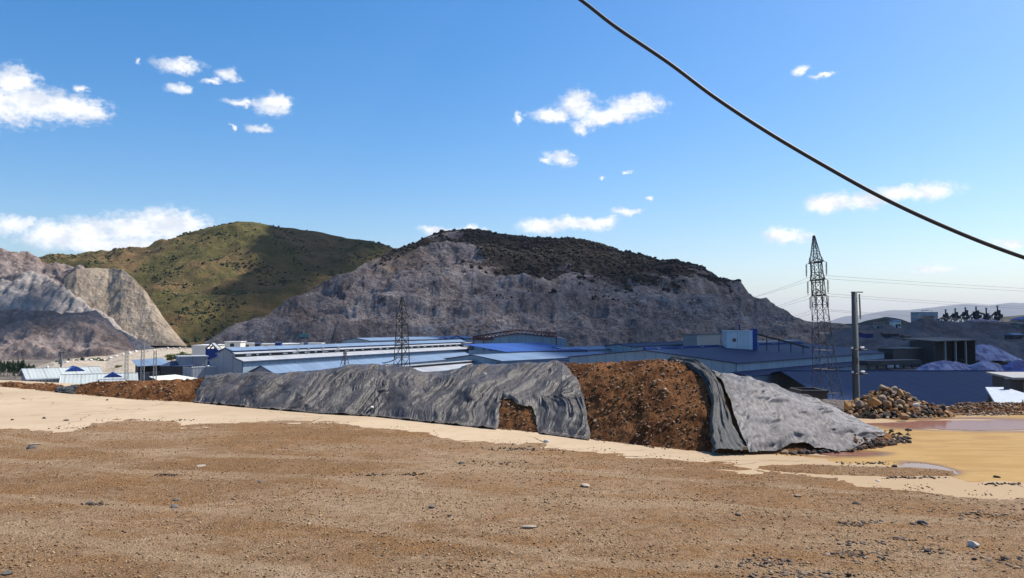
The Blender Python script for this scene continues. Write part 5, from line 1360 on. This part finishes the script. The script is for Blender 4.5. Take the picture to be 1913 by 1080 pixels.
# ---- crushing plant on the mound
def crushers():
    s = Site('works_block', (1715, 584), (1752, 584), zat(584, 432), zat(603, 432), label='pale grey block with roof frame at the head of the crushing plant', cat='building')
    s.box('wall', metal('pale_grey_wall', (.36, .38, .40)), 0, s.L, 0, 8, -6, s.e); s.box('parapet', M_GREYC, -.1, s.L + .1, -.1, 8.1, s.e, s.e + .3)
    for u0, u1 in ((.25, .6), (.75, .76)): MB().bar((s.L * u0, 1, s.e), (s.L * u0, 1, s.e + 1.3), .15).bar((s.L * u0, 1, s.e + 1.3), (s.L * u1, 1, s.e + 1.3), .15).build('roof_frame', M_GREYC, s.root)
    s = Site('hopper', (1729, 590), (1745, 590), zat(590, 424), zat(602, 424), label='dark rusty feed bin before the pale grey block', cat='hopper')
    s.box('bin', M_RUSTY, 0, s.L, 0, 4, 1.2, s.e); s.prism('chute', M_RUSTY, [(.3, 1.2), (s.L - .3, 1.2), (s.L * .65, -1), (s.L * .35, -1)], .3, 3.7, 'y')
    spots = [(1767, 579), (1785, 577), (1804, 575), (1824, 574), (1843, 576), (1864, 572)]
    labs = ['first dark crusher tower beside the pale grey block', 'second dark crusher tower of the row from the pale grey block', 'third dark crusher tower of the row, fed by a slanting conveyor', 'fourth dark crusher tower of the row, above the lilac heap', 'fifth dark crusher tower of the row, with a pale box', 'last and tallest dark crusher tower of the row']
    tops = []
    for i, ((px, py), lab) in enumerate(zip(spots, labs)):
        Y = 430; b = P(px, 600, Y); t = P(px, py, Y); h = t.z - b.z
        r = empty('crusher_tower', (b.x, b.y, b.z - 1)); tag(r, lab, 'crusher', 'crusher towers on the mound')
        h += 1; w = 1.2
        for x in (-w, w):
            for y in (-w, w): MB().bar((x * 1.5, y * 1.5, -2), (x * .7, y * .7, h * .68), .16).build('leg', M_DSTEEL, r)
        rr = random.Random(i * 7 + 3); hw = w * rr.uniform(.6, 1.25); ht = rr.uniform(.58, .76)
        MB().box(-hw, hw * .8, -w * .9, w * .9, h * rr.uniform(.34, .46), h * ht).build('housing', M_DSTEEL, r)
        MB().prism([(-w * 1.2, h * .40), (w * 1.2, h * .40), (w * .4, h * .15), (-w * .4, h * .15)], -w * .8, w * .8, 'y').build('chute', M_RUSTY, r)
        MB().tube([(0, 0, h * ht), (0, 0, h)], [.42, .3], 8).build('stack', M_DSTEEL, r)
        MB().bar((-w * 2.4, 0, h * rr.uniform(.0, .2)), (hw * .3, 0, h * (ht + .05)), .3).build('elevator', M_DSTEEL, r); MB().box(hw * .2, hw * 1.1, -w * .5, w * .5, h * ht, h * (ht + rr.uniform(.05, .14))).build('head_box', M_RUSTY, r)
        MB().bar((-w * 1.3, -w * 1.3, h * .3), (w * 1.3, -w * 1.3, h * .3), .12).bar((-w * 1.2, -w * 1.2, h * .05), (w, -w, h * .4), .1).build('brace', M_DSTEEL, r)
        MB().tube([(0, 0, h * .93), (0, 0, h + .3)], [.6, .5], 8).build('cap', M_GREYC, r)
        MB().box(w * .9, w * 2.1, -w * .6, w * .6, h * .30, h * .52).build('motor_box', M_RUSTY if i % 2 else M_GREYC, r)
        tops.append((b.x, b.y, b.z - 1 + h * .66))
    for i in range(5):
        p, q = Vector(tops[i]), Vector(tops[i + 1]); d = q - p
        a = p + Vector((1.3, 0, -2.8 if i != 3 else 0)); c = q + Vector((-.9, 0, 0 if i != 3 else -.6))
        r = empty('conveyor', (a.x, a.y, a.z)); tag(r, ['conveyor between the first two crusher towers', 'conveyor climbing to the third crusher tower', 'conveyor between third and fourth crusher towers', 'level conveyor between fourth and fifth crusher towers', 'conveyor climbing to the tallest crusher tower'][i], 'conveyor', 'conveyors of the crushing plant')
        MB().bar((0, 0, 0), c - a, .5).build('belt_frame', M_DSTEEL, r); m_ = (c - a) * .5; MB().bar(m_, (m_.x, m_.y, m_.z - 6), .14).build('trestle', M_DSTEEL, r)
    a, c = P(1745, 601, 428), P(1764, 592, 428); r = empty('conveyor', a); tag(r, 'conveyor from the rusty feed bin to the first crusher tower', 'conveyor', 'conveyors of the crushing plant'); MB().bar((-2, 0, -1), c - a, .42).build('belt_frame', M_DSTEEL, r); MB().bar((c - a) * .4, (c - a) * .4 - Vector((0, 0, 4)), .14).build('trestle', M_DSTEEL, r)
    s = Site('shed', (1888, 594), (1945, 592), zat(594, 440), zat(603, 440), label='small bright blue shed at the right border beside the crushers', cat='shed')
    s.box('wall', WWH, 0, s.L, 0, 6, -4, s.e - 1); s.slab('roof', RB1, [(-.5, -.6, s.e - 1), (s.L + .5, -.6, s.e - 1), (s.L + .5, 4, s.e + .5), (-.5, 4, s.e + .5)])
crushers()

# ---- huts and stores scattered over the spoil mound
def mound_huts():
    X, Y, Z, T, V = SURF['spoil_mound']; pxs = np.linspace(1540, 2300, X.shape[1])
    spec = [(1632, .72, 5, 3, M_GREYC, 'small grey hut on the spoil mound left of the crushing plant'), (1650, .60, 7, 2.6, M_DSTEEL, 'dark low store halfway up the spoil mound'), (1668, .78, 4, 3.4, WWH, 'pale hut near the crest of the spoil mound'),
            (1690, .52, 8, 2.4, M_RUSTY, 'rusty long store low on the spoil mound'), (1612, .55, 6, 2.6, WBL, 'dark blue hut at the foot of the spoil mound'), (1892, .45, 8, 3, M_DSTEEL, 'dark store on the spoil mound near the right border'), (1905, .66, 6, 3, M_GREYC, 'grey hut on the spoil mound near the right border')]
    for k, (px, t, w, h, m, lab) in enumerate(spec):
        j = int(np.argmin(np.abs(pxs - px))); i = int(np.argmin(np.abs(T[:, j] - t)))
        r = empty('site_hut', (float(X[i, j]), float(Y[i, j]), float(Z[i, j]) - .8), .15 * k - .3); tag(r, lab, 'hut', 'huts on the spoil mound')
        MB().box(0, w, 0, 4, -1.5, h).build('wall', m, r); MB().prism([(-.4, h), (4.4, h), (4.4, h + .15), (2, h + 1.0), (-.4, h + .15)], -.3, w + .3).build('roof', RPB if k % 3 == 2 else M_RUSTY, r)
        MB().box(w * .3, w * .3 + 1.0, -.06, .0, -.2, 2.0).build('door', M_BLACK, r); MB().box(w * .62, w * .62 + 1.1, -.06, .0, 1.0, 2.0).build('window', M_GLASS, r)
mound_huts()

# ================================================================== TOWERS, POLES, WIRES
M_TOWD = plainm('weathered_dark_steel', (.055, .052, .052), .6, .3); M_TOWL = plainm('weathered_pale_steel', (.07, .062, .052), .6, .2)
def lattice(name, base, rz, prof, arms, mat, label, bar=.09, lean=0.0, arm_bar=.09, insul=0.0, group=None, brace_min=.9):
    """prof: [(height, half width)], arms: [(height, half length)]"""
    r = empty(name, base, rz); tag(r, label, 'lattice tower', group)
    r.rotation_euler = (0, 0, rz)
    c, s = math.cos(-rz), math.sin(-rz)
    def pt(h, x, y): return Vector((x + lean * h * c, y + lean * h * s, h))
    for sx, sy in ((-1, -1), (1, -1), (1, 1), (-1, 1)):
        mb = MB()
        for (h0, w0), (h1, w1) in zip(prof[:-1], prof[1:]): mb.bar(pt(h0, sx * w0, sy * w0), pt(h1, sx * w1, sy * w1), bar)
        mb.build('leg', mat, r)
    mb = MB(); H = prof[-1][0]; hs = [0.0]
    def wid(h): return float(np.interp(h, [p[0] for p in prof], [p[1] for p in prof]))
    while hs[-1] < H - .6: hs.append(min(H, hs[-1] + max(brace_min, wid(hs[-1]) * 2.2)))
    cs = ((-1, -1), (1, -1), (1, 1), (-1, 1))
    for h0, h1 in zip(hs[:-1], hs[1:]):
        w0, w1 = wid(h0), wid(h1)
        for k in range(4):
            a, b = cs[k], cs[(k + 1) % 4]
            mb.bar(pt(h0, a[0] * w0, a[1] * w0), pt(h1, b[0] * w1, b[1] * w1), bar * .5); mb.bar(pt(h0, b[0] * w0, b[1] * w0), pt(h1, a[0] * w1, a[1] * w1), bar * .5)
            mb.bar(pt(h1, a[0] * w1, a[1] * w1), pt(h1, b[0] * w1, b[1] * w1), bar * .55)
    o = mb.build('bracing', mat, r); o['kind'] = 'stuff'
    ends = []
    for h, l in arms:
        w = wid(h)
        for sg in (-1, 1):
            mb = MB(); tip = pt(h, 0, sg * l)
            for sx in (-1, 1): mb.bar(pt(h, sx * w, sg * w), tip, arm_bar); mb.bar(pt(h + w * 1.3, sx * w, sg * w), tip, arm_bar * .8)
            mb.bar(pt(h, -w, sg * w), pt(h, w, sg * w), arm_bar)
            am = mb.build('cross_arm', mat, r)
            if insul:
                for dx in (-.55, .55):
                    mi = MB(); q = tip + Vector((dx, 0, 0))
                    mi.tube([tip, q + Vector((0, 0, -.2)), q + Vector((0, 0, -insul))], .07, 6)
                    n = 9
                    for j in range(n): mi.tube([q + Vector((0, 0, -.35 - j * (insul - .6) / n)), q + Vector((0, 0, -.45 - j * (insul - .6) / n))], [.22, .16], 8)
                    mi.build('insulator', M_DSTEEL, am)
            ends.append(r.matrix_basis @ (tip + Vector((0, 0, -insul))))
    return r, ends
# tall tower
bt = P(1546, 606, 160); hz = zat(440, 160) + 17
tb = Vector((bt.x, 160, -17.0))
def tz(py): return zat(py, 160) + 17
_, ends = lattice('pylon', tb, R(4), [(0, 2.55), (tz(690), 1.75), (tz(548), .98), (tz(487), .82), (tz(478), .72), (hz, .12)], [(tz(552), 2.8), (tz(523), 3.3), (tz(490), 3.3)], M_TOWD,
                'tall dark lattice pylon with three pairs of arms against the sky', .095, -.066, .11, 2.9)
M_WIRE = new_mat('aluminium_wire', .5, (.16, .16, .17), .3)[0]
def wire(name, a, b, sag, r, label, group, mat=M_WIRE, n=28, cat='wire'):
    a, b = Vector(a), Vector(b); pts = []
    for k in range(n + 1):
        t = k / n; p = a.lerp(b, t); p.z -= sag * 4 * t * (1 - t); pts.append(p)
    tag(MB().tube(pts, r, 5).build(name, mat, smooth=True), label, cat, group)
lev = ['lowest', 'middle', 'top']
for i, e in enumerate(ends):
    nm = lev[i // 2]; sd = 'front' if i % 2 == 0 else 'back'
    wire('power_line', e, e + Vector((230, -18 + 0 * i, -6.5)), 3.0, .022, f'{nm} {sd} wire from the tall pylon towards the right border', 'wires strung from the tall pylon')
    wire('power_line', e, Vector((P(1180, 590, 470).x + (i % 2) * 6, 470, 4 + (i // 2) * 7.5)), 7.0, .022, f'{nm} {sd} wire from the tall pylon towards the mountain', 'wires strung from the tall pylon')
# shorter pale tower behind the nets
b2 = P(751, 606, 200); g2 = GZ
def tz2(py): return zat(py, 200) - g2
lattice('pylon', (b2.x, 200, g2), R(55), [(0, 1.7), (tz2(690), 1.45), (tz2(612), 1.05), (tz2(594), 1.05), (tz2(575), .55), (tz2(555), .12)], [(tz2(606), 1.9), (tz2(594), 1.7), (tz2(640), 1.5)], M_TOWL,
        'shorter lattice pylon rising behind the crest of the grey net', .13, 0, .15, brace_min=.7)
wire('guy_wire', P(742, 669, 200), P(714, 678, 199), .3, .12, 'dark jumper cable drooping from the shorter pylon', None, M_DSTEEL, 8, 'cable')
b3 = P(645, 606, 215)
lattice('pylon', (b3.x, 215, GZ), R(60), [(0, 1.5), (zat(686, 215) - GZ, .95), (zat(658, 215) - GZ, .14)], [(zat(660, 215) - GZ, .8)], M_TOWL, 'small pyramid-shaped steel mast before the low hall', .09)
# slim masts on the left
for i, (px, pt_, Y, lab) in enumerate([(238, 650, 205, 'slim lattice mast behind the pale green roofs'), (268, 630, 190, 'tallest slim lattice mast left of the dark shed'), (291, 655, 205, 'slim lattice mast before the light blue shed roof')]):
    b = P(px, 606, Y); lattice('radio_mast', (b.x, Y, GZ), .3 * i, [(0, .45), (zat(pt_, Y) - GZ, .28)], [], M_GALV, lab, .045, group='slim masts on the left', brace_min=1.8)
# concrete poles
M_POLE = plainm('pole_concrete', (.105, .10, .09), .85)
def pole(name, px, ptop, Y, zb, r0, r1, label, extra):
    b = P(px, 606, Y); zt = zat(ptop, Y); r = empty(name, (b.x, Y, zb)); tag(r, label, 'utility pole')
    MB().tube([(0, 0, 0), (0, 0, (zt - zb) * .5), (0, 0, zt - zb)], [r0, (r0 + r1) / 2, r1], 14).build('shaft', M_POLE, r, True)
    extra(r, zt - zb); return r
def near_pole(r, H):
    MB().bar((-.16, -.05, H - .02), (.34, -.05, H - .02), .025).build('top_bracket', M_DSTEEL, r)
    MB().tube([(.20, -.02, H - .1), (.23, -.02, H - 1.15)], .035, 8).build('conduit', M_GALV, r)
    for dz in (2.42, 3.42):
        k = MB().bar((-.25, -.16, H - dz), (.42, -.16, H - dz), .03).build('cross_arm', M_DSTEEL, r)
        MB().tube([(.22, -.16, H - dz + .03), (.22, -.16, H - dz + .10), (.22, -.16, H - dz + .13)], [.04, .10, .05], 10).build('insulator', M_WTRIM, k)
        MB().tube([(-.2, -.16, H - dz + .03), (-.2, -.16, H - dz + .12)], [.04, .05], 10).build('insulator', M_WTRIM, k)
    MB().box(-.14, -.02, -.30, -.17, H - 3.0, H - 2.75).build('junction_box', M_RUSTY, r)
    MB().tube([(-.17, -.08, 0), (-.16, -.08, H - 2.5)], .025, 6).build('earth_cable', M_DSTEEL, r)
pole('utility_pole', 1597, 545, 33, float(ground_z(np.array([P(1597, 606, 33).x]), np.array([33.]))[0]) - .2, .165, .115, 'round concrete pole standing right of the tall pylon', near_pole)
def far_pole(r, H):
    for dz in (.8, 2.0): MB().bar((-1, 0, H - dz), (1, 0, H - dz), .1).build('cross_arm', M_DSTEEL, r)
    MB().box(-.5, .5, -.5, 0, H - 5.5, H - 4.0).build('transformer', M_GALV, r)
pole('utility_pole', 116, 645, 228, GZ, .28, .2, 'distant pale pole behind the long green roofed house', far_pole)
# the black cable across the sky
def cable():
    tab = [(900, -120, 7.2), (1000, -58, 7.0), (1085, 0, 6.8), (1150, 50, 6.7), (1250, 118, 6.6), (1330, 178, 6.5), (1420, 238, 6.4), (1520, 298, 6.3), (1650, 370, 6.2), (1780, 430, 6.15), (1913, 481, 6.1), (2100, 540, 6.05), (2350, 598, 6.0)]
    pts = [P(*p) for p in tab]; out = []
    for i in range(len(pts) - 1):
        p0, p1, p2, p3 = pts[max(i - 1, 0)], pts[i], pts[i + 1], pts[min(i + 2, len(pts) - 1)]
        for k in range(8):
            t = k / 8; out.append(.5 * ((2 * p1) + (p2 - p0) * t + (2 * p0 - 5 * p1 + 4 * p2 - p3) * t * t + (3 * p1 - p0 - 3 * p2 + p3) * t ** 3))
    out.append(pts[-1])
    d = (pts[0] - pts[1]).normalized(); out.insert(0, pts[0] + d * 14 + Vector((0, 0, 3.0)))
    d = (pts[-1] - pts[-2]).normalized(); out.append(pts[-1] + d * 12 + Vector((0, 0, 1.5)))
    m = new_mat('black_rubber_sheath', .55, (.006, .006, .007))[0]
    tag(MB().tube(out, .0165, 10).build('cable', m, smooth=True), 'thick black cable sagging across the upper right sky', 'cable')
cable()

# ================================================================== TREES AND SHRUBS
def leafmat(name, c1, c2):
    m, nt, b = new_mat(name, .7, spec=.2); at = nt.n('Attribute', _attribute_name='rnd').outputs['Fac']
    nt.links.new(nt.mix(at, c1, c2), b.inputs['Base Color']); return m
L_DARK = leafmat('dark_conifer_leaves', (.012, .035, .014), (.035, .070, .025)); L_MID = leafmat('green_leaves', (.030, .065, .018), (.075, .115, .03)); L_YEL = leafmat('yellow_green_leaves', (.09, .11, .025), (.17, .18, .05)); L_OLV = leafmat('olive_leaves', (.04, .05, .025), (.08, .085, .04))
M_BARK = plainm('tree_bark', (.07, .05, .035), .9)
def leaves_mesh(name, h, w, n, seed, conic, size):
    g = np.random.default_rng(seed)
    cl = g.normal(size=(26, 3)); cl /= np.linalg.norm(cl, axis=1)[:, None]; cl *= g.uniform(.35, .95, (26, 1))
    p = cl[g.integers(26, size=n)] + g.normal(0, .17, (n, 3))
    zz = np.clip((p[:, 2] + 1) / 2, 0, 1.05); rad = (1.05 - zz) ** .8 if conic else np.sqrt(np.clip(1.05 - (zz * 2 - 1) ** 2, .05, 1))
    hr = np.hypot(p[:, 0], p[:, 1]) + 1e-6; lim = np.minimum(hr, 1) / hr
    X = p[:, 0] * lim * (rad if conic else 1) * w; Y = p[:, 1] * lim * (rad if conic else 1) * w; Z = h * (.12 + .88 * zz)
    d1 = g.normal(size=(n, 3)) * size; d2 = g.normal(size=(n, 3)) * size; c = np.stack([X, Y, Z], 1)
    co = np.stack([c - d1 * .5, c + d2 * .5, c + d1 * .6, c - d2 * .4], 1).reshape(-1, 3)
    f = np.arange(n * 4).reshape(n, 4)
    return fast_mesh(name, co, f, False, {'rnd': np.repeat(g.uniform(0, 1, n), 4)})
def tree_proto(h, w, n, seed, conic, size, mat):
    return (h, leaves_mesh('crown', h, w, n, seed, conic, size), MB().tube([(0, 0, -.3), (.05, .03, h * .35), (0, 0, h * .8)], [h * .022, h * .016, h * .005], 6).mesh('trunk'),
            MB().bar((0, 0, h * .3), (w * .6, .1, h * .55), h * .01, .01).bar((0, 0, h * .38), (-w * .5, .3, h * .62), h * .01, .01).bar((0, 0, h * .45), (.2, -w * .5, h * .7), h * .009, .01).mesh('limb'), mat)
def plant(name, proto, loc, rz, s, label, cat, group):
    h, cr, tr, lb, mat = proto; r = empty(name, loc, rz); r.scale = (s, s, s); tag(r, label, cat, group)
    for nm, me, m in (('crown', cr, mat), ('trunk', tr, M_BARK), ('limb', lb, M_BARK)): link(nm, me, m, r)
T_CON = [tree_proto(7.5, 1.7, 520, 40 + k, True, .33, L_DARK) for k in range(3)]; T_MID = [tree_proto(5.0, 2.4, 620, 50 + k, False, .42, L_MID) for k in range(3)]; T_SHR = [tree_proto(3.4, 2.1, 480, 60 + k, False, .36, L_YEL) for k in range(3)]; T_OLV = tree_proto(6.5, 1.9, 480, 71, False, .4, L_OLV)
g = np.random.default_rng(9)
for k in range(22):
    px = -40 + k * 5.0 + g.uniform(-2, 2); Y = 285 + g.uniform(-14, 14); p = P(px, 606, Y)
    plant('conifer_tree', T_CON[k % 3], (p.x, Y, GZ), g.uniform(0, 6), g.uniform(.72, 1.0) * (1 if px < 45 else .7), 'dark green conifer in the row at the left border', 'tree', 'dark conifers at the left border')
for k in range(13):
    px = 116 + k * 8.2 + g.uniform(-2, 2); Y = 345 + g.uniform(-8, 8); p = P(px, 606, Y)
    plant('broadleaf_tree', T_MID[k % 3], (p.x, Y, zat(690, Y)), g.uniform(0, 6), g.uniform(.8, 1.05), 'small green tree behind the white rim of the sandy bench', 'tree', 'green trees behind the sandy bench')
for k, (px, sc_) in enumerate([(316, .9), (330, 1.05), (342, 1.15), (353, .95), (222, .7), (60, .6)]):
    Y = 330 if k < 4 else 300; p = P(px, 673 if k < 4 else 690, Y)
    plant('shrub', T_SHR[k % 3], (p.x, Y, p.z - .6), k, sc_, ['first yellow-green shrub on the sandy bench', 'second yellow-green shrub on the sandy bench', 'tallest yellow-green shrub on the sandy bench', 'last yellow-green shrub before the dark grey shed', 'small shrub alone on the sandy bench', 'small shrub on the foot of the sandy bench'][k], 'shrub', 'shrubs on the sandy bench')
for k, (px, Y, s, lab) in enumerate([(1163, 190, 1.35, 'thin olive tree between the big hall and the low blue roofs'), (1170, 191, 1.0, 'smaller olive tree beside the big hall')]):
    p = P(px, 606, Y); plant('olive_tree', T_OLV, (p.x, Y, GZ), k, s, lab, 'tree', None)
# weeds
T_WEED = tree_proto(.35, .12, 60, 77, True, .05, L_MID)
for k, (px, py, Y, lab) in enumerate([(1845, 757, 21.2, 'tuft of green weeds on the soil bank'), (1911, 757, 21.4, 'tuft of green weeds at the right border')]):
    p = P(px, py, Y); plant('weed', T_WEED, (p.x, Y, p.z - .06), k, .55, lab, 'weed', None)

# ---- tipper truck at the foot of the mountain
def truck():
    p = P(560, 632, 425); r = empty('tipper_truck', (p.x, p.y, p.z - .3), R(8)); tag(r, 'small teal tipper truck at the foot of the quarried mountain', 'truck')
    teal = plainm('teal_paint', (.02, .17, .19), .45)
    MB().prism([(.0, .9), (3.2, .9), (3.5, 2.4), (-.2, 2.4)], -1.1, 1.1, 'y').build('tipper_body', teal, r)
    cab = MB().prism([(3.35, .7), (4.9, .7), (4.9, 1.6), (4.6, 2.5), (3.55, 2.5)], -1.05, 1.05, 'y').build('cab', teal, r)
    MB().prism([(4.70, 1.65), (4.93, 1.65), (4.65, 2.4), (4.60, 2.4)], -.9, .9, 'y').build('windscreen', M_GLASS, cab)
    MB().box(0, 4.9, -.5, .5, .45, .7).build('chassis', M_DSTEEL, r)
    for x in (.7, 1.8, 4.1):
        for y in (-1.1, .8): MB().tube([(x, y, .45), (x, y + .3, .45)], .45, 12).build('wheel', M_BLACK, r)
truck()
# ---- pale boulders rimming the sandy bench
for k in range(34):
    X, Y, Z, T, V = SURF['sandy_bench']; j = int(20 + k * 6.2) % X.shape[1]; i = 108 + int(g.integers(-6, 3)); i = min(i, X.shape[0] - 1)
    place_rock(k, M_WHITER, (float(X[i, j]), float(Y[i, j]), float(Z[i, j]) + .2), float(g.uniform(.35, .9)), (g.uniform(0, 1), g.uniform(0, 1), g.uniform(0, 6)), 'white boulder on the rim of the sandy bench', 'white boulders rimming the sandy bench', 'boulder', 'boulder')

# ================================================================== HAZE
def haze():
    m = bpy.data.materials.new('summer_haze'); m.use_nodes = True; nt = NT(m.node_tree); nt.nodes.clear()
    v = nt.n('VolumePrincipled', Color=(0.80, 0.86, 1.0), Density=0.00003, Anisotropy=0.0)
    out = nt.n('OutputMaterial'); nt.links.new(v.outputs[0], out.inputs['Volume'])
    o = MB().box(-27500, 27500, -6500, 27500, -26, 760).build('haze', m)
    tag(o, 'thin pale summer haze over the valley', kind='stuff'); o['category'] = 'haze'
haze()
